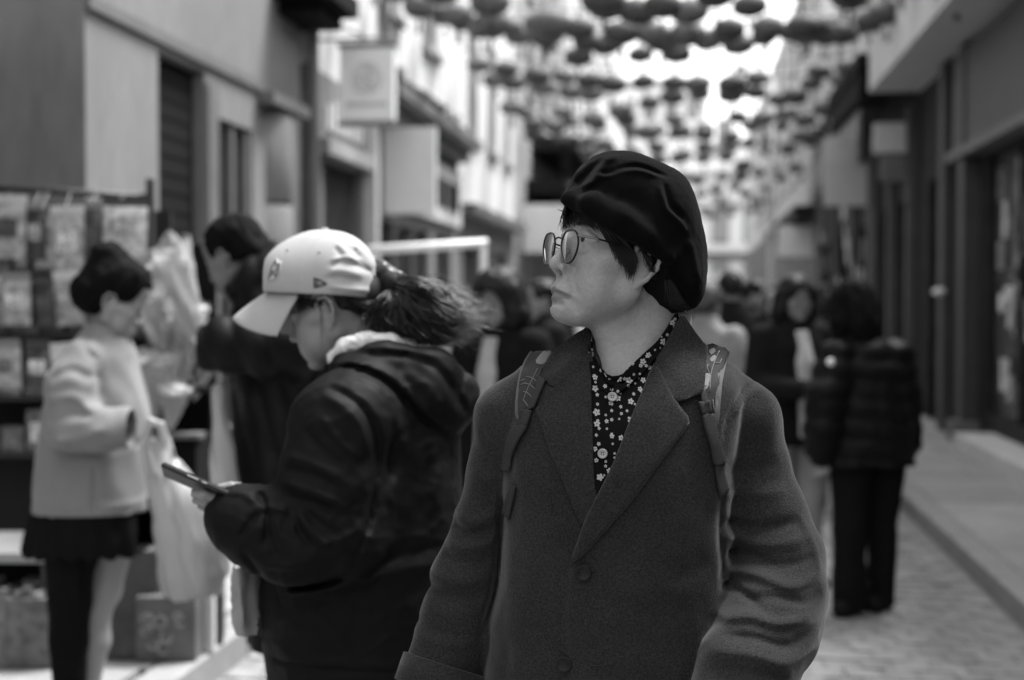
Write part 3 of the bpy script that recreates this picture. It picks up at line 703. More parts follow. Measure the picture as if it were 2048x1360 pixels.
# ============================================================ the woman in the beret
SKIN = mat('skin', .25, .48, spec=.4, bump=.30, bscale=650, var=.06, vscale=38, sss=.12, fine=.09, fscale=230)
WOOL = mat('wool_coat', .023, 1.0, sheen=.17, spec=.03, bump=.7, bscale=520, detail=4, var=.12, vscale=7, fine=.40, fscale=380, sheen_r=.33)
FELT = mat('beret_felt', .0045, 1.0, sheen=.025, spec=.02, bump=.4, bscale=900, detail=3, sheen_r=.3)
HAIR = mat('hair', .008, .40, spec=.35)
def _pig():
    t = SKIN.node_tree; p = t.nodes['Principled BSDF']; src = p.inputs['Base Color'].links[0].from_socket
    a = t.nodes.new('ShaderNodeAttribute'); a.attribute_name = 'pigment'
    mx = t.nodes.new('ShaderNodeMix'); mx.data_type = 'RGBA'; mx.inputs[7].default_value = (.135, .135, .135, 1)
    t.links.new(a.outputs['Fac'], mx.inputs[0]); t.links.new(src, mx.inputs[6]); t.links.new(mx.outputs[2], p.inputs['Base Color'])
_pig()
def head_shape(v):
    """a head in its own frame (face to -y, x its left, eye level z = 0)"""
    mm = .001
    e = lambda c, r, k=10, op='add', rot=None: v.ell([q*mm for q in c], [q*mm for q in r], k*mm, op, rot)
    c_ = lambda a, b, ra, rb, k=10, op='add', sy=1.0: v.cone([q*mm for q in a], [q*mm for q in b], ra*mm, rb*mm, k*mm, op, sy)
    e((0, 4, 34), (73, 92, 78)); e((0, -34, -30), (60, 50, 70), 24)
    e((0, -50, 42), (57, 40, 40), 22)
    e((0, -67, -100), (25, 19, 17), 26); e((0, -80, -101), (14, 9, 10), 12)
    for s in (-1, 1):
        c_((s*48, -16, -66), (s*16, -66, -100), 18, 16, 26)
        c_((s*53, -12, -60), (s*57, -8, -20), 14, 14, 20)
        e((s*40, -60, -32), (25, 22, 22), 18); e((s*37, -57, -68), (25, 23, 28), 20)
        e((s*58, -30, -22), (14, 28, 14), 16)
        c_((s*9, -84, 17), (s*45, -71, 19), 7, 7, 10)
    for s in (-1, 1):
        e((s*32, -95, 1), (17, 13, 10), 10, 'cut')
        # lids
        c_((s*17, -80, -2), (s*25, -84, 6), 3.2, 4, 4); c_((s*25, -84, 6), (s*36, -83, 6.5), 4, 4, 4); c_((s*36, -83, 6.5), (s*47, -73, 0), 4, 3.4, 4)
        c_((s*17, -80, -3), (s*26, -83, -8), 3, 3.5, 4); c_((s*26, -83, -8), (s*37, -81, -8), 3.5, 3.5, 4); c_((s*37, -81, -8), (s*47, -72, -3), 3.5, 3, 4)
        e((s*32, -76, -2), (15, 10, 11), 3)
        c_((s*20, -85, -17), (s*42, -76, -17), 4.5, 4.5, 7)        # bags under the eyes
        v.groove([np.array(p)*mm for p in ((s*20, -90, -25), (s*33, -85, -26), (s*47, -76, -23))], .0018, .0035)
    # nose
    c_((0, -84, 6), (0, -104, -36), 6.5, 8.5, 9); e((0, -106, -42), (10, 9.5, 8.5), 7)
    for s in (-1, 1):
        e((s*13.5, -94, -46), (7.5, 10.5, 8), 5); e((s*6.5, -101, -54), (3.6, 5.5, 3.5), 3, 'cut')
        c_((s*19, -88, -38), (s*22, -84, -52), 1.3, 1.3, 4, 'cut')
    # mouth: a full muzzle, thin upper lip, fuller lower lip, corners drawn down
    e((0, -80, -76), (30, 21, 25), 14); e((0, -86, -103), (17, 12.5, 13), 14)
    c_((-23, -84, -85), (-8, -96.5, -76), 3.0, 4.6, 6); c_((-8, -96.5, -76), (8, -96.5, -76), 4.6, 4.6, 6); c_((8, -96.5, -76), (23, -84, -85), 4.6, 3.0, 6)
    c_((-20, -84, -89), (0, -94, -87), 4, 5.5, 6); c_((0, -94, -87), (20, -84, -89), 5.5, 4, 6)
    ml = [(-27, -86, -88), (-20, -92, -84.5), (-10, -99, -81.5), (0, -102.5, -81), (10, -99, -81.5), (20, -92, -84.5), (27, -86, -88)]
    v.groove([np.array(p)*mm for p in ml], .0068, .0023)
    for s in (-1, 1):
        v.groove([np.array(p)*mm for p in ((s*24, -88, -87), (s*30, -84, -93), (s*34, -78, -104))], .0042, .0044)
        v.groove([np.array(p)*mm for p in ((s*17, -95, -46), (s*23, -91, -58), (s*31, -84, -76))], .0062, .0056)
    v.groove([np.array(p)*mm for p in ((0, -103, -58), (0, -106, -70))], .0018, .0035)
    v.groove([np.array(p)*mm for p in ((-15, -93, -97), (0, -98, -97), (15, -93, -97))], .0045, .005)
    # ears
    for s in (-1, 1):
        e((s*68, -8, -28), (7, 17, 27), 6, rot=(R(12), 0, s*R(-22)))
        rim = [(69, -22, -22), (74, -21, -4), (79, -9, 7), (84, 6, 5), (87, 13, -10), (84, 10, -28), (78, 0, -45), (71, -12, -57), (66, -21, -54), (65, -23, -42)]
        for a, b in zip(rim[:-1], rim[1:]): c_((s*a[0], a[1], a[2]), (s*b[0], b[1], b[2]), 3.6, 3.6, 3)
        e((s*69, -12, -50), (5.5, 10, 10), 5)
        e((s*83, -8, -24), (8, 8, 15), 4, 'cut', rot=(R(10), 0, s*R(-20)))
        c_((s*79, -3, -5), (s*80, 1, -24), 2.5, 3, 4)
        e((s*69, -23, -28), (5, 4, 7), 3)
def woman():
    f = Fig(1240, 2.08); P = lambda x, y, dy=0: f.L(x, y, dy)
    root = empty('person', f.root, YAW, 'woman in dark felt beret, round glasses and grey wool coat, looking aside', 'person')
    # ---------------- head, built in its own frame (mm: face looks to -y, x her left, eye level z = 0), then turned
    mm = .001
    HR = Matrix.Translation(Vector(P(1249, 502, .0))) @ Matrix.Rotation(R(-66), 4, 'Z') @ Matrix.Rotation(R(-11), 4, 'X') @ Matrix.Rotation(R(-1), 4, 'Y')
    HRi = HR.inverted()
    def H(p): return np.array(HRi @ Vector(p))
    v = Vol((-.15, -.135, -.30), (.14, .165, .13), .0015)
    e = lambda c, r, k=10, op='add', rot=None: v.ell([q*mm for q in c], [q*mm for q in r], k*mm, op, rot)
    c_ = lambda a, b, ra, rb, k=10, op='add', sy=1.0: v.cone([q*mm for q in a], [q*mm for q in b], ra*mm, rb*mm, k*mm, op, sy)
    head_shape(v)
    # neck, in body frame
    n0, n1 = H(P(1280, 625, .045)), H(P(1262, 800, .045))
    v.cone(n0, n1, .060, .066, .03)
    v.cone(H(P(1312, 590, .012)), H(P(1272, 745, -.04)), .016, .014, .05)     # long muscle from behind the ear to the collar bone
    v.cone(H(P(1335, 620, .035)), H(P(1330, 780, .02)), .03, .035, .04)
    v.cone(H(P(1222, 640, -.01)), H(P(1228, 745, -.035)), .02, .016, .05)
    v.cone(H(P(1150, 860, .06)), H(P(1390, 860, .06)), .10, .10, .06)          # upper chest
    V, F = v.mesh(); V = relax(V, F, 2, .5)
    Mh = np.array(HR)
    def hw(V): return V @ Mh[:3,:3].T + Mh[:3,3]
    V = hw(V); body = mesh_obj('body', V, F, SKIN, root)
    # pigment: lips, moles
    Hi = np.array(HRi); C = (V @ Hi[:3,:3].T + Hi[:3,3])*1000
    ax_ = np.abs(C[:,0]); ss = lambda x, w: 1/(1+np.exp(-x/w))
    lip = ss((-70.5-ax_*.58)-C[:,2], .8)*ss(C[:,2]-(-95.5+ax_*.28), .9)*ss(24.5-ax_, .8)*ss(-82-C[:,1], 1)
    for (x, y, z, r_, k) in ((48, -58, -58, 2.3, .75), (52, -46, -72, 1.2, .4), (40, -66, -50, 1.6, .25), (18, -88, -66, .9, .7), (58, -36, -48, 1.2, .4), (36, -72, -38, 4, .30), (50, -58, -40, 5, .25), (45, -62, -30, 4, .26), (55, -48, -52, 3, .3), (42, -66, -58, 2.5, .3), (60, -34, -34, 4, .22)):
        lip += k*np.exp(-((C[:,0]-x)**2+(C[:,1]-y)**2*.5+(C[:,2]-z)**2)/(r_*r_*1.6))
    at_ = body.data.attributes.new('pigment', 'FLOAT', 'POINT'); at_.data.foreach_set('value', np.clip(lip, 0, 1).astype(np.float32))
    HB = bvh_of((V, F))
    # eyes
    for s in (-1, 1):
        eb = MB(); n = 12
        eb.lathe([(12.2*mm*math.sin(math.pi*i/n)+1e-5, -12.2*mm*math.cos(math.pi*i/n)) for i in range(n+1)], 20)
        W = HR @ Matrix.Translation((s*32*mm, -74.8*mm, -1*mm)) @ Matrix.Rotation(R(90), 4, 'X')
        o = mesh_obj('eye', [tuple(W @ Vector(q)) for q in eb.V], eb.F, mat('eye_white', .55, .15), root)
        ib = MB().lathe([(1e-5, 0), (3*mm, -.1*mm), (6*mm, -1.3*mm), (6.1*mm, -2*mm)], 20)
        W2 = HR @ Matrix.Translation((s*32*mm, -87.4*mm, -1*mm)) @ Matrix.Rotation(R(90), 4, 'X')
        mesh_obj('iris', [tuple(W2 @ Vector(q)) for q in ib.V], ib.F, mat('iris', .01, .1), o)
    # eyebrows
    for s in (-1, 1):
        g = []
        for (x, y, z, dx) in ((10, -91, 16, 4), (22, -91, 20, 8), (34, -86, 22, 10), (48, -74, 17, 8)):
            p0 = HR @ Vector((s*x*mm, y*mm-.0005, z*mm)); p1 = HR @ Vector((s*(x+dx)*mm, (y+dx*.45)*mm-.0005, (z+2)*mm)); g.append([p0, (p0+p1)/2, p1])
        strands('eyebrow', g, 170, HAIR, root, r=.00035, spread=.0016, seed=5+s, seg=4)
    # ---------------- hair: a close cap over the skull, then strands
    v = Vol((-.10, -.115, -.13), (.10, .125, .125), .003)
    v.ell((0, .006, .034), (.080, .098, .084), .01); v.ell((0, .062, -.018), (.068, .046, .052), .03)
    v.cone((-.045, .072, -.055), (.045, .072, -.055), .022, .022, .03)
    v.cone((.071, -.022, .02), (.074, -.018, -.02), .010, .007, .012); v.cone((-.071, -.022, .02), (-.074, -.018, -.02), .010, .007, .012)
    v.ell((0, -.11, -.03), (.064, .075, .085), .015, 'cut')
    for s in (-1, 1): v.ell((s*.088, -.006, -.030), (.036, .028, .046), .006, 'cut')
    v.disp(lambda x, y, z: .0022*vnoise(x*70, y*160, z*25)+.0012*vnoise(x*200, y*400, z*40))
    hv, hf = v.mesh(); hv, hf = main_piece(hv, hf); hv = hw(hv)
    # keep the ears clear
    hair = mesh_obj('hair', hv, hf, mat('hair_under', .005, .7, spec=.08), root)
    SB = bvh_of((V, F), (hv, hf))
    Z1 = lambda x, y: (1000+x*.353, 280+y*.353)
    def gl(pts, off=.003): return drape_line(f, SB, [Z1(*p) for p in pts], off)
    side = [gl([(520, 410), (560, 480), (600, 545), (630, 600), (655, 650), (670, 690)]),
            gl([(580, 450), (640, 540), (690, 620), (715, 690), (728, 760)]),
            gl([(640, 495), (700, 575), (732, 645), (745, 705), (738, 790)]),
            gl([(690, 535), (735, 600), (755, 650), (764, 690), (758, 735)], .005)]
    strands('sideburn', side, 560, HAIR, hair, r=.0007, spread=.0022, seed=3)
    strands('sideburn', [gl([(520, 420), (600, 520), (640, 600), (690, 690), (735, 790)], .003), gl([(600, 470), (690, 580), (740, 680), (765, 740), (740, 820)], .003)], 50, HAIR, hair, r=.0004, spread=.003, seed=9)
    strands('ear_hair', [gl([(780, 600), (825, 670), (850, 730), (865, 790)], .006), gl([(800, 620), (850, 680), (875, 740), (892, 800)], .006)], 42, HAIR, hair, r=.0006, spread=.002, seed=12)
    fr = [gl([(372, 372), (358, 420), (350, 470), (345, 525)], .002), gl([(390, 380), (385, 430), (395, 470), (392, 500)], .003),
          gl([(420, 390), (430, 440), (440, 470), (455, 492)], .003), gl([(460, 410), (480, 450), (500, 480), (535, 497)], .003), gl([(500, 430), (530, 470), (560, 500), (600, 530)], .003)]
    strands('fringe', fr, 190, HAIR, hair, r=.0006, spread=.002, seed=4)
    strands('stray_hair', [gl([(365, 402), (340, 400), (318, 398)], .004), gl([(370, 398), (345, 402), (325, 404)], .004)], 4, HAIR, hair, r=.0003, spread=.001, seed=8)
    nape = [gl([(935, 790), (940, 850), (945, 890), (965, 930)], .003), gl([(960, 800), (985, 880), (1005, 930), (1030, 955)], .004), gl([(1000, 850), (1030, 910), (1050, 940), (1070, 958)], .004)]
    strands('nape_hair', nape, 150, HAIR, hair, r=.0007, spread=.003, seed=6)
    # ---------------- beret
    v = Vol(P(1090, 640, -.16)-np.array([0, 0, 0]), P(1430, 285, .19), .0018)
    q = lambda x, y, dy=0: P(*Z1(x, y), dy)
    S = .27*mm     # metres per zoom pixel at this depth
    v.ell(q(772, 470, .02), (.112, .115, .080), .02, rot=(0, R(41), 0))
    v.ell(q(700, 292, .01), (.066, .100, .055), .03, rot=(0, R(10), 0))
    v.ell(q(862, 462, .02), (.050, .105, .078), .03, rot=(0, R(28), 0))
    v.ell(q(1042, 760, .02), (.030, .09, .054), .03, rot=(0, R(-8), 0))
    v.chain([q(392, 345, -.055), q(520, 372, -.095), q(660, 455, -.105), q(800, 560, -.10), q(930, 660, -.085)], [.007, .008, .008, .008, .007], .034)
    v.cone(q(400, 346, -.05), q(440, 330, .05), .007, .010, .03)
    # trim what hangs below the band: everything below the band line is cut away in front of the ear
    a = np.array(q(370, 372)); b = np.array(q(945, 735)); nrm = np.array([(b-a)[2], 0, -(b-a)[0]]); nrm /= np.linalg.norm(nrm)
    sl, X, Y, Z = v.sub(v.lo, v.lo+v.n*v.h, 0); below = ((X-a[0])*nrm[0]+(Z-a[2])*nrm[2])+0*Y
    pxx, pyy = f.to_px(X, Y, Z)
    lim = np.clip((pxx-1338)/40, 0, 1)*.25                        # the band line no longer trims behind the ear
    v.D = np.maximum(v.D, (below-.004-lim).astype(np.float32))
    Z = lambda *p: [Z1(*t) for t in p]
    rel = f.folds(v, [
        (Z((440, 235), (480, 205), (540, 150), (600, 95)), -.007, 9), (Z((470, 260), (540, 215), (590, 120), (680, 80)), .006, 9),
        (Z((550, 200), (610, 205), (680, 180), (770, 172), (860, 190), (950, 215)), .006, 6), (Z((560, 185), (640, 185), (720, 155), (800, 150), (900, 185), (960, 205)), -.007, 7),
        (Z((905, 255), (920, 340), (940, 400), (1000, 450), (1060, 520)), .007, 7), (Z((930, 250), (950, 340), (975, 390), (1040, 450)), -.007, 8),
        (Z((1080, 560), (1105, 680), (1115, 780)), .005, 8), (Z((1060, 600), (1085, 700), (1090, 800)), -.004, 8),
        (Z((700, 560), (850, 640), (960, 780), (1010, 900)), -.004, 14), (Z((640, 400), (760, 470), (860, 570)), .004, 18)], -.08)
    v.relief(rel); v.disp(lambda x, y, z: .0012*vnoise(x*22, y*22, z*22)+.0005*vnoise(x*140, y*140, z*140))
    bv, bf = v.mesh(); bv = relax(bv, bf, 2)
    beret = mesh_obj('beret', bv, bf, FELT, root)
    t = q(1052, 352, .02); MB().tube([t+np.array([-.006, 0, -.004]), t+np.array([.002, 0, 0]), t+np.array([.003, 0, .004])], [.0022, .0022, .0018], 8).obj('stalk', FELT, beret, True)
    # ---------------- glasses
    g = empty('eyeglasses', (0, 0, 0)); g.parent = root
    DK = mat('glasses_frame', .005, .3, spec=.15); MT = mat('glasses_metal', .14, .3, metal=.8); LENS = glass_mat('spectacle_lens', .98, .02, .0, 1.13)
    outl = [(0, 22.5), (9, 22), (15, 19.5), (20.5, 13), (23, 5), (21.5, -5), (16, -15), (8.5, -21.5), (0, -23.5), (-8.5, -21.5), (-16, -15), (-21.5, -5), (-23, 5), (-20.5, 13), (-15, 19.5), (-9, 22)]
    cen = []
    for s in (-1, 1):
        def lp(x, z, dep=0):     # lens plane: wraps back at the outside, leans in below
            xx = s*33.5+x; return HR @ Vector((xx*mm, (-107-dep+.03*abs(xx)+(xx/33.5)**2*.8-z*.10)*mm, (-17+z)*mm))
        oc = [lp(p[0]*s, p[1]) for p in smooth_line(outl, 3, True)]
        Vt, Ft = tube_arrays(oc, .0014, 8, closed=True); rim = mesh_obj('rim', Vt, Ft, DK, g)
        oc2 = [lp(p[0]*s*.985, p[1]*.985, 1.2) for p in smooth_line(outl, 3, True)]
        Vt, Ft = tube_arrays(oc2, .0004, 6, closed=True); mesh_obj('metal_edge', Vt, Ft, MT, rim)
        Vl = [lp(0, 0, 1.5)]; Fl = []; on = smooth_line(outl, 2, True)
        for k in (.35, .7, 1.0):
            for p in on: Vl.append(lp(p[0]*s*k, p[1]*k, 1.5*(1-k*k)))
        m_ = len(on)
        for j in range(m_): Fl.append((0, 1+j, 1+(j+1) % m_))
        for r_ in (0, 1):
            for j in range(m_): Fl.append((1+r_*m_+j, 1+(r_+1)*m_+j, 1+(r_+1)*m_+(j+1) % m_, 1+r_*m_+(j+1) % m_))
        mesh_obj('lens', [tuple(p) for p in Vl], [q if s > 0 else q[::-1] for q in Fl], LENS, g)
        h0 = lp(s*20, 14); h1 = HR @ Vector((s*62*mm, -92*mm, -2.5*mm)); h2 = HR @ Vector((s*68*mm, -78*mm, -3*mm)); h3 = HR @ Vector((s*76*mm, -5*mm, -7*mm)); h4 = HR @ Vector((s*76*mm, 10*mm, -16*mm))
        tm = empty('temple', (0, 0, 0)); tm.parent = g
        MB().tube(smooth_line([h0, h1, h2], 4), .0017, 8).obj('hinge', MT, tm, True)
        MB().tube(smooth_line([h2, h2*.5+h3*.5, h3, h4], 4), .0013, 8).obj('temple_arm', DK, tm, True)
        pd = MB().tube(smooth_line([lp(-s*17, 2), HR @ Vector((s*10*mm, -100*mm, -17*mm)), HR @ Vector((s*9*mm, -99*mm, -22*mm))], 4), .0006, 6)
        pd.obj('nose_pad_arm', MT, g, True); cen.append(lp(-s*19, 11))
    MB().tube(smooth_line([cen[0], cen[0]*.5+cen[1]*.5+(HR.to_3x3() @ Vector((0, -1.5*mm, 3*mm))), cen[1]], 6), .0013, 8).obj('bridge', DK, g, True)
    # ---------------- coat
    v = Vol(P(770, 1750, -.34), P(1690, 600, .26), .004)
    kn = []
    def K(py, xl, xr, b, cy=.02, lean=0):
        y = cy-b*.6; l, r_ = P(xl, py, y), P(xr, py, y); kn.append((l[2], (l[0]+r_[0])/2, cy, (r_[0]-l[0])/2, b))
    K(640, 1185, 1352, .060, .075); K(660, 1168, 1368, .072, .07); K(680, 1150, 1392, .085, .062); K(700, 1130, 1420, .092, .055); K(730, 1065, 1480, .11, .045); K(770, 1030, 1510, .125, .035); K(840, 1012, 1500, .140, .02)
    K(950, 1010, 1480, .150, .01); K(1050, 1005, 1478, .152, .01); K(1150, 990, 1476, .152, .01); K(1300, 975, 1462, .155, .01); K(1740, 940, 1480, .17, .01)
    v.loft(kn, .01, n=2.35)
    # shoulders and sleeves
    sl_l = [P(1085, 785, .035), P(1032, 842, .035), P(1010, 930, .05), P(984, 1040, .05), P(940, 1150, .035), P(912, 1260, .02), P(876, 1350, .0)]
    v.chain(sl_l, [.050, .060, .053, .054, .051, .055, .053], .016)
    sl_r = [P(1430, 785, .035), P(1478, 843, .035), P(1490, 930, .04), P(1514, 1030, .03), P(1549, 1120, .01), P(1553, 1185, -.02)]
    v.chain(sl_r, [.050, .060, .062, .069, .072, .073], .016)
    v.chain([P(1553, 1185, -.02), P(1535, 1262, -.08), P(1490, 1340, -.14), P(1455, 1410, -.165)], [.073, .071, .066, .06], .008)
    # the neck opening is hollow
    v.cone(P(1262, 770, .045), P(1275, 600, .05), .066, .078, .01, 'cut', sy=.9)
    v.cone(P(1240, 728, -.06), P(1262, 640, -.04), .028, .05, .02, 'cut')
    Zz = lambda *p: [(960+x*.544, 620+y*.544) for x, y in p]
    Ze = lambda *p: [(1400+x*.632, 500+y*.632) for x, y in p]
    Zl = lambda *p: [(320+x*.53, 640+y*.53) for x, y in p]
    rel = f.folds(v, [
        # fronts: the right side laps over the left
        (Zz((500, 900), (560, 1100), (600, 1360)), .003, 30), (Zz((200, 800), (170, 1000), (150, 1360)), .003, 25),
        (Zz((640, 900), (740, 960), (830, 900)), -.004, 20), (Zz((420, 1010), (520, 1080), (700, 1070)), -.003, 25),
        # her left sleeve (picture right)
        (Ze((228, 430), (160, 460), (105, 520), (80, 600)), -0.0026, 4), (Ze((240, 450), (175, 480), (125, 530)), 0.0023, 6),
        (Ze((90, 700), (180, 720), (290, 690)), -0.0030, 14), (Ze((80, 780), (190, 790), (310, 780)), 0.0030, 14),
        (Ze((70, 870), (180, 900), (350, 880)), -0.0045, 10), (Ze((80, 910), (200, 950), (380, 930)), 0.0053, 12),
        (Ze((85, 990), (170, 980), (260, 1010), (390, 990)), -0.0045, 9), (Ze((100, 1035), (180, 1030), (290, 1060), (395, 1040)), 0.0067, 9),
        (Ze((70, 1075), (130, 1085), (190, 1120)), -0.0075, 8), (Ze((150, 1100), (230, 1090), (330, 1110), (395, 1090)), -0.0053, 8),
        (Ze((50, 1150), (130, 1130), (220, 1150), (340, 1150)), 0.0083, 9), (Ze((60, 1190), (150, 1190), (250, 1215), (370, 1180)), -0.0067, 8),
        (Ze((20, 1230), (120, 1225), (230, 1255), (350, 1240)), 0.0060, 9), (Ze((20, 1275), (140, 1280), (250, 1310)), -0.0060, 9), (Ze((30, 1320), (160, 1320), (300, 1350)), 0.0045, 9),
        (Ze((75, 780), (70, 900), (78, 1000), (75, 1060)), -0.0060, 7),
        (Ze((345, 860), (385, 950), (395, 1050)), 0.0030, 9),
        # her right sleeve (picture left)
        (Zl((1205, 430), (1230, 480), (1284, 520)), -.003, 8), (Zl((1170, 600), (1210, 640), (1284, 620)), .004, 14), (Zl((1100, 780), (1180, 800), (1270, 770)), .007, 12),
        (Zl((1095, 820), (1160, 850), (1260, 830)), -.006, 10), (Zl((1065, 890), (1140, 900), (1260, 880)), .007, 11), (Zl((1050, 940), (1140, 960), (1250, 950)), -.006, 10),
        (Zl((1000, 1010), (1100, 1030), (1230, 1020)), .006, 11), (Zl((985, 1060), (1080, 1090), (1210, 1090)), -.005, 10), (Zl((975, 1120), (1060, 1150), (1200, 1150)), .005, 11),
        (Zl((940, 1200), (1040, 1220), (1190, 1240)), -.004, 10), (Zl((950, 1240), (1050, 1255), (1170, 1270)), .004, 9),
        (Zl((1290, 700), (1280, 900), (1260, 1080), (1200, 1260)), -.010, 8)], -.1)
    # her left front laps over the right one: a ledge down the closing edge
    xg = v.ax[0][:,None]; zg = v.ax[2][None,:]; PX, PY = f.to_px(xg+0*zg, np.full((1, 1), -.14), zg+0*xg)
    xe = np.interp(PY.ravel(), [1000, 1120, 1160, 1250, 1360, 1700], [1175, 1148, 1141, 1133, 1138, 1140]).reshape(PY.shape); dd = PX-xe
    rel = rel+.007/(1+np.exp(dd/1.5))*np.exp(np.minimum(dd, 0)/70)*np.clip((PY-1050)/60, 0, 1)
    v.relief(rel)
    v.disp(lambda x, y, z: .0035*vnoise(x*14+3, y*14, z*11)+.0016*vnoise(x*38, y*38, z*30))
    cv, cf = v.mesh(); cv = relax(cv, cf, 1)
    coat = mesh_obj('coat', cv, cf, WOOL, root)
    CB = bvh_of((cv, cf))
    # turned-up cuff on her right sleeve
    a, b = P(890, 1328, .006), P(872, 1385, -.004); MB().tube([a, a*.97+b*.03, a*.5+b*.5, b*.97+a*.03, b], [.059, .064, .0645, .065, .06], 40).obj('cuff', WOOL, coat, True)
    # shirt front, black tee, shirt collar
    shirt = drape(f, CB, [(1176, 690), (1182, 760), (1186, 860), (1190, 960), (1196, 1010), (1240, 920), (1290, 810), (1335, 700), (1348, 660), (1325, 685), (1285, 712), (1245, 742), (1222, 757), (1205, 742), (1188, 712)][::-1], 'shirt', SHIRT(), root, base=.0045, thick=.001, round_px=3, step=5, sub=1)
    NB = bvh_of((V, F), (cv, cf))
    drape(f, NB, [(1192, 728), (1205, 755), (1222, 776), (1245, 758), (1262, 738), (1245, 748), (1225, 752), (1206, 742)], 'undershirt', mat('black_cotton', .004, .9, spec=.04), root, base=.004, thick=.002, round_px=3, step=6, sub=2)
    SC = lambda *p: [(960+x*.544, 620+y*.544) for x, y in p]
    drape(f, NB, SC((712, 15), (732, 18), (720, 60), (690, 120), (650, 180), (600, 240), (540, 290), (500, 320), (478, 330), (490, 285), (520, 240), (560, 200), (610, 150), (650, 110), (690, 50)), 'shirt_collar', SHIRT(), root, base=.007, thick=.003, round_px=3, step=7, sub=2)
    drape(f, NB, SC((398, 75), (408, 80), (416, 150), (425, 210), (455, 255), (478, 285), (480, 310), (440, 290), (412, 250), (400, 180)), 'shirt_collar', SHIRT(), root, base=.007, thick=.003, round_px=3, step=6, sub=2)
    for (x, y) in ((487, 325), (452, 530)):
        p = SC((x, y))[0]; button(f, CB, p, .0068, .0105, mat('pale_button', .26, .35), root, 4)
    # lapels and collar lie over the fronts
    LA = dict(thick=.0055, round_px=7, step=8, sub=2)
    drape(f, CB, SC((412, 150), (408, 250), (413, 420), (417, 560), (424, 660), (436, 700), (400, 770), (376, 796), (345, 730), (300, 625), (250, 500), (218, 400), (205, 366), (232, 330), (272, 280), (340, 215)), 'lapel', WOOL, coat, base=.003, **LA)
    drape(f, CB, SC((640, 200), (600, 290), (545, 420), (490, 560), (440, 665), (395, 750), (362, 850), (343, 930), (400, 880), (480, 790), (560, 700), (640, 590), (715, 490), (768, 415), (745, 370), (716, 330), (680, 260)), 'lapel', WOOL, coat, base=.006, **LA)
    NB2 = CB
    drape(f, NB2, SC((388, 66), (404, 84), (408, 130), (402, 170), (340, 222), (274, 280), (245, 262), (218, 236), (240, 196), (268, 152), (325, 106)), 'collar', WOOL, coat, base=.012, maxjump=.055, **LA)
    drape(f, NB2, SC((738, 22), (762, 36), (792, 80), (822, 118), (836, 140), (830, 220), (822, 296), (790, 315), (727, 337), (690, 285), (640, 204), (672, 140), (706, 75)), 'collar', WOOL, coat, base=.012, maxjump=.055, **LA)
    # buttons, buttonhole
    DB = mat('dark_button', .005, .5, spec=.2)
    for (x, y) in ((380, 966), (312, 1302)): button(f, CB, SC((x, y))[0], .0112, .006, DB, coat, 4)
    for (pts) in (((404, 975), (436, 973)), ((404, 1308), (450, 1307))):
        l = drape_line(f, CB, SC(*pts), .0006, 1); MB().tube([l[0], (l[0]+l[-1])/2, l[-1]], .0011, 6).obj('buttonhole', mat('thread', .008, .9), coat, True)
    # legs and shoes so that she stands in the street
    v = Vol((-.22, -.16, 0), (.24, .2, .8), .012)
    for s in (-1, 1): v.chain([(s*.09, .02, .78), (s*.09, .02, .45), (s*.09, .03, .10)], [.085, .07, .055], .01)
    tv, tf = v.mesh(); mesh_obj('trousers', tv, tf, mat('dark_trousers', .02, .9), root)
    for s in (-1, 1):
        v = Vol((s*.09-.07, -.18, -.01), (s*.09+.07, .12, .12), .008); v.cone((s*.09, -.12, .035), (s*.09, .05, .04), .04, .036, .01); v.cone((s*.09, .03, .05), (s*.09, .03, .10), .045, .045, .02); v.D = np.maximum(v.D, (-v.ax[2][None,None,:]+.002))
        sv, sf = v.mesh(); mesh_obj('shoe', sv, sf, mat('dark_leather', .015, .5), root)
    # ---------------- backpack worn over the coat
    bp = empty('backpack', f.root, YAW, 'patterned backpack on the shoulders of the woman in the beret, leaf-print straps showing', 'backpack')
    STR = mat('strap_print', .030, .8, spec=.06, bump=.2, bscale=1500); PIP = mat('strap_piping', .075, .8, spec=.06, bump=.2, bscale=1500); WEB = mat('webbing', .030, .8, spec=.08, bump=.6, bscale=90, stretch=(1, 1, 30)); LEAF = mat('leaf_print', .13, .8, spec=.06)
    KW = dict(thick=.004, round_px=4, step=7, sub=2)
    s1 = drape(f, CB, SC((185, 158), (232, 150), (272, 145), (245, 190), (215, 240), (195, 320), (186, 375), (150, 400), (140, 380), (140, 300), (152, 230)), 'strap', STR, bp, base=.004, **KW)
    drape(f, CB, SC((178, 160), (192, 156), (165, 225), (152, 300), (150, 400), (138, 405), (128, 380), (132, 300), (148, 220)), 'piping', PIP, s1, base=.008, thick=.003, round_px=3, step=5, sub=2)
    s2 = drape(f, CB, SC((832, 128), (880, 132), (915, 152), (890, 230), (878, 320), (872, 430), (850, 400), (835, 345), (815, 320), (822, 240)), 'strap', STR, bp, base=.004, **KW)
    drape(f, CB, SC((893, 148), (919, 154), (905, 200), (890, 280), (882, 380), (874, 425), (862, 410), (866, 320), (872, 240), (884, 180)), 'piping', PIP, s2, base=.008, thick=.003, round_px=3, step=5, sub=2)
    SBV = bvh_of((cv, cf), *[(np.array([v_.co for v_ in o.data.vertices]), np.array([list(p.vertices)+([p.vertices[0]] if len(p.vertices) == 3 else []) for p in o.data.polygons])) for o in (s1, s2)])
    leaves = [((205, 185), (235, 150), (252, 165), (240, 195), (215, 200)), ((232, 160), (262, 150), (255, 175), (238, 185)),
              ((840, 150), (858, 140), (866, 152), (850, 166)), ((845, 180), (862, 165), (870, 180), (852, 192)), ((818, 252), (832, 232), (850, 240), (845, 262), (826, 285)), ((822, 285), (835, 262), (842, 275), (826, 300))]
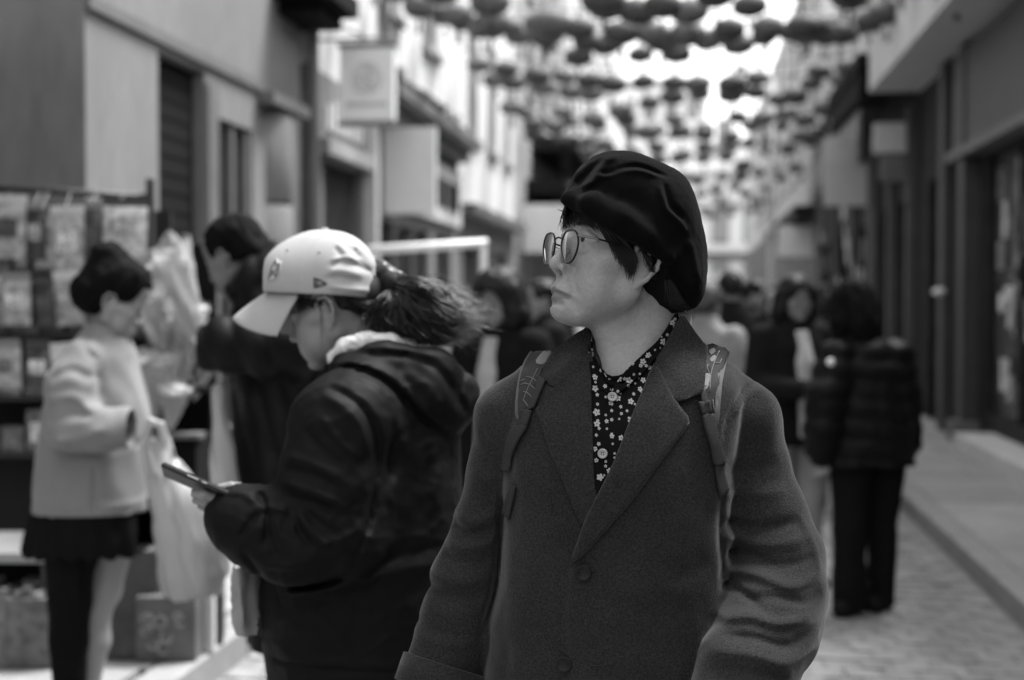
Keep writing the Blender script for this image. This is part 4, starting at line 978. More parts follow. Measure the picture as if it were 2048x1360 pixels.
    for lf in leaves: drape(f, SBV, SC(*lf), 'leaf_print', LEAF, s1 if lf[0][0] < 500 else s2, base=.0005, thick=.0004, round_px=2, step=4, sub=2)
    vines = [((160, 330), (175, 290), (195, 250), (212, 215)), ((160, 300), (175, 305), (190, 320)), ((165, 270), (185, 275), (200, 290)), ((172, 245), (192, 250), (208, 262)), ((158, 330), (168, 340), (180, 360)), ((150, 260), (165, 255)), ((150, 275), (168, 268)),
             ((845, 300), (848, 240), (862, 190), (880, 150)), ((848, 240), (835, 215), (838, 200)), ((862, 195), (880, 195), (888, 180)), ((856, 330), (858, 350), (862, 370))]
    for vn in vines:
        l = drape_line(f, SBV, SC(*vn), .0006, 3); MB().tube(l, .0007, 5).obj('vine_print', LEAF, s1 if vn[0][0] < 500 else s2, True)
    # adjusters and webbing ends
    for pts, par in ((((155, 365), (195, 372), (190, 395), (178, 430), (140, 425)), s1), (((798, 340), (842, 334), (850, 380), (815, 390)), s2)):
        drape(f, SBV, SC(*pts), 'strap_tab', WEB, par, base=.006, thick=.004, round_px=3, step=5, sub=1)
    drape(f, CB, SC((222, 242), (245, 262), (205, 360), (172, 380)), 'webbing', WEB, s1, base=.006, thick=.003, round_px=3, step=5, sub=1)
    drape(f, CB, SC((806, 300), (826, 296), (838, 345), (812, 350)), 'webbing', WEB, s2, base=.006, thick=.003, round_px=3, step=5, sub=1)
    w1 = ((138, 425), (180, 430), (150, 480), (125, 540), (118, 592), (86, 588), (95, 530), (108, 470))
    w2 = ((812, 392), (856, 384), (866, 440), (880, 490), (895, 562), (854, 570), (845, 520), (832, 470))
    drape(f, CB, SC(*w1), 'webbing', WEB, s1, base=.008, thick=.004, round_px=3, step=5, sub=2)
    drape(f, CB, SC(*w2), 'webbing', WEB, s2, base=.008, thick=.004, round_px=3, step=5, sub=2)
    drape(f, CB, SC((120, 640), (138, 650), (128, 700), (112, 772), (86, 745), (100, 690)), 'webbing', WEB, s1, base=.006, thick=.003, round_px=3, step=5, sub=1)
    drape(f, CB, SC((858, 572), (888, 566), (898, 620), (910, 662), (878, 694), (866, 640)), 'webbing', WEB, s2, base=.006, thick=.003, round_px=3, step=5, sub=1)
    # the bag itself hangs behind her back
    v = Vol((-.2, .1, .85), (.2, .42, 1.42), .012); v.loft([(.88, 0, .27, .13, .08), (.95, 0, .27, .15, .10), (1.2, 0, .27, .145, .10), (1.34, 0, .26, .12, .08), (1.39, 0, .25, .06, .05)], .01, n=3)
    bv2, bf2 = v.mesh(); mesh_obj('bag_body', bv2, bf2, STR, bp)
def button(f, bvh, p, r, lift, m, parent, holes):
    c = f.hit(bvh, p[0], p[1], lift); n = (f.hit(bvh, p[0], p[1], lift+.01)-c).normalized()
    b = MB().lathe([(r*.2, -.002), (r*.95, -.002), (r, -.0004), (r*.97, .0008), (r*.8, .0012), (r*.72, .0004), (1e-5, .0003)], 24)
    W = Matrix.Translation(c) @ n.to_track_quat('Z', 'Y').to_matrix().to_4x4()
    o = mesh_obj('button', [tuple(W @ Vector(q)) for q in b.V], b.F, m, parent)
    hb = MB()
    for i in range(holes):
        a = math.pi/4+i*math.pi/2; hb.lathe([(r*.13, 0), (r*.13, .0003)], 8, (math.cos(a)*r*.28, math.sin(a)*r*.28, .0003))
    mesh_obj('button_holes', [tuple(W @ Vector(q)) for q in hb.V], hb.F, mat('thread', .008, .9), o)
def SHIRT():
    if 'shirt' in MATS: return MATS['shirt']
    m = mat('shirt', .005, .9, spec=.04); t = m.node_tree; p = t.nodes['Principled BSDF']; N = t.nodes.new; Lk = t.links.new
    tc = N('ShaderNodeTexCoord'); sx = N('ShaderNodeSeparateXYZ'); Lk(tc.outputs['Object'], sx.inputs[0])
    cx = N('ShaderNodeCombineXYZ'); Lk(sx.outputs[0], cx.inputs[0]); Lk(sx.outputs[2], cx.inputs[1])
    def mth(op, a, b=None):
        n = N('ShaderNodeMath'); n.operation = op
        for i, q in enumerate((a, b)):
            if q is None: continue
            if isinstance(q, (int, float)): n.inputs[i].default_value = q
            else: Lk(q, n.inputs[i])
        return n.outputs[0]
    total = None
    for (sc, off, rad, thr) in ((62, 0, .27, .30), (95, 5.3, .24, .35)):
        mp = N('ShaderNodeMapping'); mp.inputs['Scale'].default_value = (sc,)*3; mp.inputs['Location'].default_value = (off, off*2, 0); Lk(cx.outputs[0], mp.inputs[0])
        vo = N('ShaderNodeTexVoronoi'); vo.voronoi_dimensions = '2D'; vo.inputs['Scale'].default_value = 1; vo.inputs['Randomness'].default_value = .75; Lk(mp.outputs[0], vo.inputs['Vector'])
        df = N('ShaderNodeVectorMath'); df.operation = 'SUBTRACT'; Lk(mp.outputs[0], df.inputs[0]); Lk(vo.outputs['Position'], df.inputs[1])
        sp = N('ShaderNodeSeparateXYZ'); Lk(df.outputs[0], sp.inputs[0]); sc2 = N('ShaderNodeSeparateColor'); Lk(vo.outputs['Color'], sc2.inputs[0])
        ang = mth('ARCTAN2', sp.outputs[1], sp.outputs[0]); ang = mth('ADD', ang, mth('MULTIPLY', sc2.outputs[1], 6.28))
        pet = mth('ABSOLUTE', mth('COSINE', mth('MULTIPLY', ang, 2.5))); ln = N('ShaderNodeVectorMath'); ln.operation = 'LENGTH'; Lk(df.outputs[0], ln.inputs[0])
        rr = mth('MULTIPLY', mth('ADD', mth('MULTIPLY', pet, .45), .55), mth('MULTIPLY', mth('ADD', mth('MULTIPLY', sc2.outputs[2], .6), .6), rad))
        on = mth('LESS_THAN', ln.outputs['Value'], rr); on = mth('MULTIPLY', on, mth('GREATER_THAN', sc2.outputs[0], thr))
        on = mth('MULTIPLY', on, mth('SUBTRACT', 1, mth('MULTIPLY', mth('LESS_THAN', ln.outputs['Value'], .055), .8)))
        total = on if total is None else mth('MAXIMUM', total, on)
    mr = N('ShaderNodeMapRange'); mr.inputs[3].default_value = .005; mr.inputs[4].default_value = .30; Lk(total, mr.inputs[0]); Lk(mr.outputs[0], p.inputs['Base Color'])
    return m
if want('woman'): woman()
# ============================================================ the girl in the pale cap, looking at her phone
NYLON = mat('black_nylon', .0055, .62, spec=.07, bump=.10, bscale=120, detail=3)
COTTON = mat('cap_cotton', .31, .85, bump=.15, bscale=900, var=.03, vscale=20)
SHERPA = mat('sherpa', .58, .95, sheen=.3, bump=.5, bscale=350)
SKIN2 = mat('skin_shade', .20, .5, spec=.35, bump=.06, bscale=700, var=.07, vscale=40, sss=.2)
HAIRS = mat('hair_shine', .010, .36, spec=.45)
def girl():
    f = Fig(700, 2.9); P = lambda x, y, dy=0: f.L(x, y, dy); mm = .001
    root = empty('person', f.root, YAW, 'girl in pale baseball cap and black hooded jacket looking down at a phone', 'person')
    # ---- head and neck
    HR = Matrix.Translation(Vector(P(668, 600, .0))) @ Matrix.Rotation(R(-97), 4, 'Z') @ Matrix.Rotation(R(22), 4, 'X'); HRi = HR.inverted()
    H = lambda p: np.array(HRi @ Vector(p)); Mh = np.array(HR); hw = lambda V: V @ Mh[:3,:3].T + Mh[:3,3]
    v = Vol((-.12, -.135, -.26), (.12, .15, .13), .0022); head_shape(v)
    v.ell((.03, -.06, -.065), (.034, .034, .04), .02); v.ell((-.03, -.06, -.065), (.034, .034, .04), .02)      # full young cheeks
    v.cone(H(P(705, 640, .02)), H(P(760, 760, .03)), .062, .075, .03)
    V, F = v.mesh(); V = relax(hw(V), F, 2); body_V, body_F = V, F
    body = mesh_obj('body', V, F, SKIN2, root)
    HB = bvh_of((V, F))
    for s in (-1, 1):
        eb = MB().lathe([(12*mm*math.sin(math.pi*i/10)+1e-5, -12*mm*math.cos(math.pi*i/10)) for i in range(11)], 16); W = HR @ Matrix.Translation((s*32*mm, -74.8*mm, -1*mm))
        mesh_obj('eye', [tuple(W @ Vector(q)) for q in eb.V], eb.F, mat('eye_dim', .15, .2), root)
    Z3 = lambda x, y: (440+x*.2637, 430+y*.2637); q = lambda x, y, dy=0: P(*Z3(x, y), dy)
    # ---- hair under the cap and the ponytail
    v = Vol((-.10, -.10, -.10), (.10, .12, .12), .004); v.ell((0, .006, .034), (.078, .096, .082), .01); v.ell((0, .07, -.02), (.055, .04, .045), .03); v.ell((0, -.115, -.03), (.068, .075, .085), .015, 'cut')
    v.ell((.085, -.012, -.035), (.032, .048, .062), .01, 'cut')
    hv, hf = v.mesh(); hair = mesh_obj('hair', hw(hv), hf, HAIR, root)
    SB = bvh_of((V, F), (hw(hv), hf))
    gl = lambda pts, off=.003: drape_line(f, SB, [Z3(*p) for p in pts], off)
    strands('side_hair', [gl([(560, 640), (540, 720), (520, 780)]), gl([(640, 640), (650, 680), (700, 700), (760, 690)]), gl([(720, 640), (760, 660), (790, 690)])], 120, HAIR, hair, r=.0006, spread=.003, seed=2)
    strands('loose_strand', [gl([(760, 660), (770, 800), (780, 950), (790, 1040)], .004), gl([(764, 660), (774, 800), (786, 950), (796, 1040)], .004)], 3, HAIR, hair, r=.0004, spread=.001, seed=3)
    strands('nape_hair', [gl([(960, 640), (1010, 700), (1060, 760)], .003), gl([(980, 640), (1080, 700), (1130, 720)], .003), gl([(1000, 640), (1120, 660), (1190, 660)], .003)], 160, HAIR, hair, r=.0007, spread=.004, seed=4)
    v = Vol(q(1000, 1050, -.14), q(2100, 350, .16), .005)
    v.chain([q(1200, 450, .0), q(1330, 520, .0), q(1400, 590, .0)], [.030, .024, .028], .02)
    v.ell(q(1470, 720, .0), (.070, .045, .032), .03, rot=(0, R(32), 0)); v.ell(q(1600, 840, .0), (.060, .04, .034), .03, rot=(0, R(20), 0)); v.ell(q(1400, 850, .0), (.055, .05, .035), .03)
    v.disp(lambda x, y, z: .006*vnoise((x+z)*30, y*60, (x-z)*60))
    pv, pf = v.mesh(); mesh_obj('ponytail', pv, pf, HAIR, hair)
    MB().tube(smooth_line([q(1285, 470, -.02), q(1305, 520, -.03), q(1310, 570, -.01)], 4), .016, 10).tube(smooth_line([q(1330, 490, -.02), q(1345, 530, -.028), q(1340, 580, -.01)], 4), .013, 10).obj('hair_tie', mat('hair_tie', .006, .9), hair, True)
    tops = [[(1330, 500), (1500, 510), (1690, 590), (1860, 700), (1960, 800)], [(1330, 510), (1480, 530), (1650, 630), (1830, 740), (1990, 810)], [(1330, 520), (1460, 570), (1600, 690), (1780, 800), (1950, 850)],
            [(1330, 530), (1440, 620), (1560, 750), (1720, 860), (1880, 930)], [(1330, 540), (1420, 660), (1520, 800), (1660, 900), (1800, 960)], [(1325, 550), (1400, 690), (1470, 830), (1560, 920), (1680, 960)],
            [(1320, 560), (1370, 700), (1400, 820), (1450, 910), (1540, 950)], [(1310, 560), (1320, 700), (1310, 820), (1340, 890), (1400, 930)], [(1300, 560), (1240, 660), (1180, 760), (1190, 850), (1280, 880)], [(1295, 565), (1200, 650), (1120, 740), (1110, 820), (1130, 860)]]
    for dy, n, sd in ((-.075, 900, 11), (-.03, 500, 12), (.03, 300, 13)):
        G = [[q(*p, dy*min(1, .15+i*.4)+.012*math.sin(j*1.7+i)) for i, p in enumerate(smooth_line(g, 3))] for j, g in enumerate(tops)]
        strands('ponytail_strands', G, n, HAIRS, hair, r=.0010, spread=.010, seed=sd, seg=14, wav=.007)
    G = [[q(*p, -.05) for p in smooth_line(g, 3)] for g in ([(1400, 500), (1550, 480), (1750, 540), (1950, 640)], [(1450, 540), (1700, 620), (1900, 690), (2060, 760)], [(1600, 700), (1800, 850), (1900, 950), (1960, 1000)])]
    strands('flyaway_hair', G, 120, HAIRS, hair, r=.0006, spread=.012, seed=17, seg=12, wav=.012)
    # ---- cap
    v = Vol(q(250, 760, -.16), q(1350, 60, .16), .0026)
    v.ell(q(760, 545, .0), (.110, .095, .116), .02); v.ell(q(930, 560, .0), (.074, .092, .106), .03); v.ell(q(560, 520, 0), (.062, .080, .070), .04, rot=(0, R(-25), 0))
    zb = q(700, 628, 0)[2]; zc = v.ax[2][None,None,:]; xx = v.ax[0][:,None,None]; x0 = q(350, 580, 0); x1 = q(1190, 622, 0)
    slope = (x1[2]-x0[2])/(x1[0]-x0[0]); v.D = np.maximum(v.D, (x0[2]+(xx-x0[0])*slope-.001-zc+0*v.D).astype(np.float32))
    bk = q(1235, 330, 0); v.D = np.maximum(v.D, ((xx-bk[0])+(zc-bk[2])*.30).astype(np.float32)+0*v.D)           # back opening, leaning
    Z = lambda *p: [Z3(*t) for t in p]
    rel = f.folds(v, [(Z((800, 120), (700, 240), (630, 400), (600, 600)), -.0016, 2.2), (Z((820, 120), (900, 180), (1000, 300), (1120, 420), (1190, 560)), -.0016, 2.2),
        (Z((830, 385), (930, 350), (1030, 380), (1120, 430)), -.0045, 5), (Z((850, 350), (930, 320), (1050, 340)), .004, 5), (Z((830, 430), (930, 420), (1080, 460)), .0045, 7), (Z((800, 480), (900, 475), (1050, 500)), -.003, 5),
        (Z((830, 540), (950, 560), (1140, 575)), .004, 6), (Z((870, 210), (930, 260), (1010, 330)), .003, 6), (Z((1010, 210), (1090, 300), (1150, 400)), .003, 7), (Z((980, 240), (1050, 330)), -.003, 5),
        (Z((360, 590), (500, 606), (700, 612), (1180, 606)), -.0015, 2), (Z((870, 240), (910, 300), (920, 340)), -.003, 5)], -.09)
    v.relief(rel); cv, cf = v.mesh(); cv = relax(cv, cf, 1)
    cap = mesh_obj('baseball_cap', cv, cf, COTTON, root); CB = bvh_of((cv, cf))
    t = q(795, 116, 0); MB().lathe([(.0085, -.004), (.0085, .002), (.006, .005), (1e-4, .0055)], 16, tuple(t)).obj('cap_button', COTTON, cap, True)
    for p in ((512, 270), (752, 285), (1030, 255)):
        e0 = f.hit(CB, *Z3(*p), .0004); MB().lathe([(1e-4, 0), (.0022, .0006), (.0032, 0), (.0034, -.001)], 12).obj('eyelet', COTTON, cap, True).matrix_local = Matrix.Translation(e0) @ Matrix.Rotation(R(90), 4, 'X')
    # brim: a curved stiff sheet
    C0 = q(780, 610, 0); nu, nv = 28, 10; Vb = []; Fb = []
    for side in (0, 1):
        for i in range(nu+1):
            a = R(-70+140*i/nu); inner = np.array([C0[0]-.113*math.cos(a), .09*math.sin(a)*-1, C0[2]-.004+.012*math.cos(a)])
            for j in range(nv+1):
                t = j/nv; ln = .083*math.cos(a*.98)**.55; dr = .050*math.sin(a)**2*t+.010*t*t
                p = inner+np.array([-ln*t*.84, -.012*math.sin(a)*t, -ln*t*.50-dr])
                Vb.append(p-np.array([0, 0, .0045*side]))
    m = (nu+1)*(nv+1)
    for i in range(nu):
        for j in range(nv):
            a = i*(nv+1)+j; Fb.append((a, a+1, a+nv+2, a+nv+1)); Fb.append((m+a, m+a+nv+1, m+a+nv+2, m+a+1))
    for i in range(nu): a = i*(nv+1)+nv; Fb.append((a, a+m, a+m+nv+1, a+nv+1))
    brim = mesh_obj('brim', Vb, Fb, COTTON, cap); b_ = brim.modifiers.new('w', 'WELD'); b_.merge_threshold = .0001
    # side flag emblem and front badge
    DK = mat('emblem_dark', .02, .7); LT = mat('emblem_light', .40, .7)
    drape(f, CB, Z((708, 474), (722, 474), (775, 492), (812, 518), (806, 532), (770, 546), (715, 556), (708, 540)), 'flag_emblem', DK, cap, base=.0003, thick=.0008, round_px=1, step=3, sub=1)
    for ln in (((724, 542), (728, 496), (744, 538), (748, 500)), ((756, 540), (756, 504), (782, 508)), ((756, 522), (778, 522)), ((757, 539), (784, 534))):
        MB().tube(drape_line(f, CB, Z(*ln), .0012, 1), .0007, 5).obj('emblem_mark', LT, cap, True)
    drape(f, CB, Z((365, 505), (372, 450), (395, 395), (420, 345), (440, 330), (446, 355), (468, 350), (462, 395), (452, 440), (430, 480), (395, 495)), 'badge', LT, cap, base=.0006, thick=.0022, round_px=1.5, step=3, sub=1)
    BV = bvh_of((cv, cf))
    for pl in (((372, 490), (385, 430), (410, 370), (430, 345)), ((430, 350), (425, 390), (448, 375), (440, 430), (415, 460), (400, 420), (390, 470)), ((405, 440), (425, 420), (432, 400)), ((455, 360), (445, 420), (420, 470))):
        MB().tube(drape_line(f, BV, Z(*pl), .0032, 2), .0014, 5).obj('badge_stitching', DK, cap, True)
    # ---- jacket
    Zl = lambda *p: [(320+x*.53, 640+y*.53) for x, y in p]; zl = lambda x, y, dy=0: P(320+x*.53, 640+y*.53, dy)
    v = Vol(P(380, 1560, -.34), P(990, 640, .32), .0052)
    kn = []
    def K(py, xl, xr, b, cy=.0):
        l, r_ = P(xl, py, -.1), P(xr, py, -.1); kn.append((l[2], (l[0]+r_[0])/2, cy, (r_[0]-l[0])/2, b))
    K(700, 668, 840, .075); K(740, 635, 880, .12); K(790, 600, 905, .17); K(860, 572, 915, .20); K(960, 548, 918, .21); K(1100, 520, 930, .215); K(1250, 508, 948, .215); K(1340, 515, 960, .21); K(1352, 520, 958, .205); K(1540, 530, 950, .20)
    v.loft(kn, .02, n=2.3)
    v.chain([P(735, 790, -.13), P(690, 850, -.19), P(668, 960, -.215), P(665, 1070, -.22)], [.085, .098, .098, .098], .03)
    v.chain([P(665, 1070, -.22), P(600, 1085, -.235), P(540, 1062, -.24), P(490, 1040, -.24), P(475, 1034, -.24)], [.098, .088, .072, .060, .055], .03)
    v.chain([P(690, 850, .19), P(640, 1020, .2), P(520, 1040, .05), P(470, 1030, -.06)], [.09, .08, .065, .05], .03)
    # hood lying on the back
    v.chain([P(690, 735, -.10), P(770, 725, -.12), P(860, 750, -.10), P(905, 790, -.02)], [.028, .036, .048, .055], .025)
    v.ell(P(850, 785, -.07), (.075, .10, .062), .03, rot=(0, R(35), 0)); v.ell(P(890, 820, .0), (.048, .12, .055), .03, rot=(0, R(20), 0))
    rel = f.folds(v, [
        (Zl((560, 215), (700, 180), (830, 230), (930, 330), (1010, 410), (1080, 445)), -.010, 6), (Zl((600, 195), (720, 165), (850, 205), (960, 310), (1050, 410)), .006, 8), (Zl((760, 130), (900, 140), (1020, 180), (1090, 260), (1120, 350)), -.007, 9), (Zl((720, 110), (880, 115), (1030, 150)), .006, 9), (Zl((900, 200), (1000, 260), (1060, 350)), .006, 12), (Zl((1140, 200), (1120, 300), (1150, 380)), -.006, 8),
        (Zl((640, 255), (730, 290), (800, 370), (825, 480), (815, 620), (790, 780), (740, 900)), -.010, 7), (Zl((610, 270), (700, 320), (770, 400), (790, 500)), .006, 9),
        (Zl((480, 500), (580, 520), (690, 570)), .006, 9), (Zl((470, 550), (600, 570), (700, 620)), -.006, 8), (Zl((620, 350), (690, 440), (770, 510)), .006, 8), (Zl((560, 400), (620, 470), (720, 540)), -.005, 9), (Zl((480, 600), (580, 620), (700, 670)), .008, 8), (Zl((500, 650), (600, 670), (720, 720)), -.007, 7),
        (Zl((400, 690), (470, 690), (520, 720), (530, 780)), .010, 6), (Zl((380, 640), (420, 690), (430, 760), (420, 830)), -.012, 6), (Zl((540, 700), (600, 770), (660, 830)), .009, 7), (Zl((500, 690), (550, 770), (600, 830)), -.009, 6), (Zl((470, 720), (480, 770), (500, 810)), .007, 5), (Zl((560, 690), (640, 750), (700, 790)), -.006, 6), (Zl((440, 760), (450, 820), (470, 860)), -.006, 5),
        (Zl((330, 800), (370, 740), (410, 700)), -.009, 6), (Zl((270, 640), (330, 640), (385, 670)), .005, 6), (Zl((340, 850), (370, 900), (400, 960)), -.008, 7), (Zl((420, 900), (520, 930), (650, 910), (720, 860)), -.005, 10), (Zl((380, 870), (480, 900), (620, 870)), .006, 9),
        (Zl((350, 960), (450, 1000), (600, 990), (720, 950)), -.020, 8), (Zl((380, 990), (410, 1060), (450, 1130)), -.005, 4),
        (Zl((880, 380), (860, 520), (840, 650)), -.006, 9), (Zl((930, 420), (910, 560), (860, 760)), .006, 12), (Zl((1000, 500), (980, 700), (900, 900)), -.005, 12), (Zl((1060, 560), (1040, 760)), .005, 12), (Zl((760, 960), (900, 900), (1050, 880)), -.006, 9), (Zl((740, 1010), (900, 960), (1050, 940)), .006, 12), (Zl((700, 1060), (830, 1130), (960, 1220)), -.004, 8), (Zl((560, 1100), (640, 1180), (700, 1280)), .004, 14),
        (Zl((380, 1325), (600, 1338), (900, 1345), (1200, 1345)), -.006, 4), (Zl((390, 1290), (600, 1310), (900, 1315)), .004, 9)], -.24)
    v.relief(rel); v.disp(lambda x, y, z: .005*vnoise(x*11+2, y*11, z*11)-.003*(1-np.abs(vnoise((x+z*.4)*15, y*15, (z-x*.5)*24)))**4-.0012*(1-np.abs(vnoise((x-z*.3)*34, y*34, (z+x*.4)*48)))**4+.0012*vnoise(x*60, y*60, z*60))
    jv, jf = v.mesh(); jk = mesh_obj('jacket', jv, jf, NYLON, root)
    a, b = zl(262, 712, -.24), zl(235, 742, -.24); JB = bvh_of((jv, jf))
    # sherpa lining at the neck
    v = Vol(P(640, 740, -.16), P(850, 640, .1), .003); v.chain([P(668, 716, -.075), P(690, 694, -.085), P(730, 684, -.09), P(780, 686, -.085), P(820, 694, -.06)], [.012, .018, .02, .019, .016], .01); v.chain([P(668, 716, -.075), P(665, 712, .0), P(690, 700, .06)], [.012, .014, .014], .01)
    v.disp(lambda x, y, z: .003*vnoise(x*160, y*160, z*160)+.002*vnoise(x*60, y*60, z*60)); sv, sf = v.mesh(); mesh_obj('fleece_collar', sv, sf, SHERPA, jk)
    MB().lathe([(.005, 0), (.006, .003), (.003, .006)], 10, tuple(zl(645, 160, -.10))).obj('toggle', mat('toggle', .4, .3, metal=.5), jk, True)
    # ---- hand holding the phone
    v = Vol(P(360, 1070, -.34), P(530, 940, -.12), .0022)
    v.ell(P(452, 1008, -.24), (.036, .024, .024), .012, rot=(0, R(-25), 0)); v.cone(P(462, 1012, -.24), P(500, 1030, -.24), .026, .028, .02)
    for (pts, r0) in ((((438, 1000), (408, 990), (385, 986)), .0092), (((440, 1012), (412, 1004), (388, 999)), .0095), (((443, 1022), (420, 1019), (402, 1012)), .009), (((448, 1032), (430, 1033), (416, 1026)), .008)):
        i = {.0092: 0, .0095: 1, .009: 2, .008: 3}[r0]; d0 = -.262+.012*i
        v.chain([P(*pts[0], d0+.006), P(*pts[1], d0), P(*pts[2], d0+.012)], [r0*1.05, r0, r0*.82], .003)
    v.chain([P(468, 995, -.225), P(478, 978, -.235), P(462, 974, -.245), P(440, 976, -.25)], [.014, .0115, .010, .008], .004)
    hv2, hf2 = main_piece(*v.mesh()); mesh_obj('hand', relax(hv2, hf2, 1), hf2, SKIN2, body)
    # ---- legs, shoes
    v = Vol((-.25, -.22, 0), (.25, .22, .75), .015)
    for s in (-1, 1): v.chain([(.02, s*.1, .72), (.02, s*.1, .45), (.03, s*.1, .08)], [.10, .08, .06], .01)
    tv, tf = v.mesh(); mesh_obj('trousers', tv, tf, mat('dark_trousers', .02, .9), root)
    for s in (-1, 1):
        v = Vol((-.16, s*.1-.07, -.01), (.14, s*.1+.07, .13), .008); v.cone((-.09, s*.1, .035), (.07, s*.1, .04), .042, .038, .01); v.D = np.maximum(v.D, (-v.ax[2][None,None,:]+.002)); sv, sf = v.mesh(); mesh_obj('shoe', sv, sf, mat('dark_leather', .015, .5), root)
    # ---- the phone
    c = P(386, 964, -.25); ph = empty('mobile_phone', tuple(f.M @ Vector(c)), YAW, 'slim dark mobile phone held out by the girl in the cap', 'phone')
    ph.rotation_euler = Matrix.Rotation(YAW, 3, 'Z').to_euler(); rot = Matrix.Rotation(R(24), 4, 'Y') @ Matrix.Rotation(R(-24), 4, 'X')
    o = MB().box(-.062, .075, -.036, .036, -.0055, .0045).obj('case', mat('phone_case', .008, .3, spec=.25), ph, False, .004); o.matrix_local = rot
    o = MB().box(-.058, .071, -.033, .033, .0046, .0056).obj('screen', mat('phone_screen', .05, .08), ph); o.matrix_local = rot
    o = MB().box(-.01, .012, -.0372, -.0362, -.001, .001).box(.02, .03, -.0372, -.0362, -.001, .001).obj('side_buttons', mat('phone_metal', .4, .3, metal=.8), ph); o.matrix_local = rot
    # ---- pale tote hanging at her far side
    tb = empty('tote_bag', tuple(f.root), YAW, 'pale cloth tote hanging in front of the girl in the black jacket', 'bag')
    v = Vol(P(440, 1300, -.2), P(560, 1080, .2), .006); v.loft([(P(500, 1285, -.02)[2], P(515, 1285, -.02)[0], -.02, .035, .06), (P(0, 1230, -.02)[2], P(505, 1200, -.02)[0], -.02, .04, .10), (P(0, 1160, -.02)[2], P(492, 1160, -.02)[0], -.02, .032, .10), (P(0, 1105, -.02)[2], P(492, 1105, -.02)[0], -.02, .012, .08)], .01)
    v.disp(lambda x, y, z: .006*vnoise(x*60, y*30, z*10)); bv, bf = v.mesh(); mesh_obj('bag_body', bv, bf, mat('tote_cloth', .26, .9, var=.15, vscale=12), tb)
    MB().tube(smooth_line([P(488, 1120, -.07), P(496, 1090, -.07), P(510, 1060, -.05)], 5), .008, 8).obj('handle', mat('tote_cloth', .26), tb, True)
if want('girl'): girl()
# ============================================================ the other people
def M_(g, r=.85, **k): return mat('cloth_%04d_%02d' % (int(g*10000), int(r*100)), g, r, spec=.06, var=.12, vscale=12, **k)
HAIRM = mat('hair_matte', .004, .8, spec=.06)
def head_mesh(HR, h=.004, neck=None, sc=1.0):
    v = Vol((-.11, -.135, -.25), (.11, .14, .13), h); head_shape(v)
    if neck is not None:
        a, b, r = neck; Hi = HR.inverted(); v.cone(np.array(Hi @ Vector(a)), np.array(Hi @ Vector(b)), r, r*1.1, .03)
    V, F = v.mesh(); M = np.array(HR); return V @ M[:3,:3].T + M[:3,3], F
def hair_mesh(HR, h=.006, long=0.0, bun=False, vol=0.0, seed=0, short=False, face=0.0):
    v = Vol((-.16, -.14, -.2-long), (.16, .2, .2), h); k = .004+vol
    v.ell((0, .006, .036), (.076+k, .096+k, .080+k), .01); v.ell((0, .06, -.02), (.064+k, .05+k, .06), .03)
    if long:
        v.chain([(0, .06, -.02), (0, .075, -.1), (0, .08, -.09-long)], [.075+k, .08+k, .06], .03, sy=.6)
        for s in (-1, 1): v.chain([(s*.07, -.02, .03), (s*.085, -.01, -.08), (s*.08, -.02, -.06-long)], [.022+k, .028+k, .02], .02)
    if bun: v.ell((0, .06, .105), (.055, .05, .045), .02)
    v.ell((0, -.118, -.035+face*.3), (.063+face*.6, .078+face, .088+face), .012, 'cut')
    if short: v.ell((0, .02, -.09), (.12, .1, .055), .015, 'cut')
    if not long:
        for s in (-1, 1): v.ell((s*.085, -.012, -.04), (.03, .04, .05), .01, 'cut')
    v.disp(lambda x, y, z: .007*vnoise(x*45+seed, y*45, z*18)+.004*vnoise(x*110, y*110, z*40+seed))
    V, F = v.mesh(); M = np.array(HR); return V @ M[:3,:3].T + M[:3,3], F
def hands_at(v, pts, r=.02):
    for p in pts:
        p = np.array(p); v.ell(p, (.028, .022, .042), .01)
        for i in range(4): v.cone(p+np.array([-.018+.012*i, -.004, -.03]), p+np.array([-.02+.013*i, -.012, -.085+.006*abs(i-1.5)]), .0085, .007, .004)
        v.cone(p+np.array([.02, -.01, 0]), p+np.array([.034, -.022, -.045]), .010, .008, .006)
def quilt(amp, pitch, z0=0):
    return lambda x, y, z: -amp*np.abs(np.sin((z-z0)/pitch*math.pi+.35*np.sin(x*9)))**.6 + .008*vnoise(x*12, y*12, z*12)+.004*vnoise(x*30, y*30, z*30)
def folds_n(a=.008): return lambda x, y, z: a*vnoise(x*9, y*9, z*7)+a*.5*vnoise(x*22, y*22, z*14)
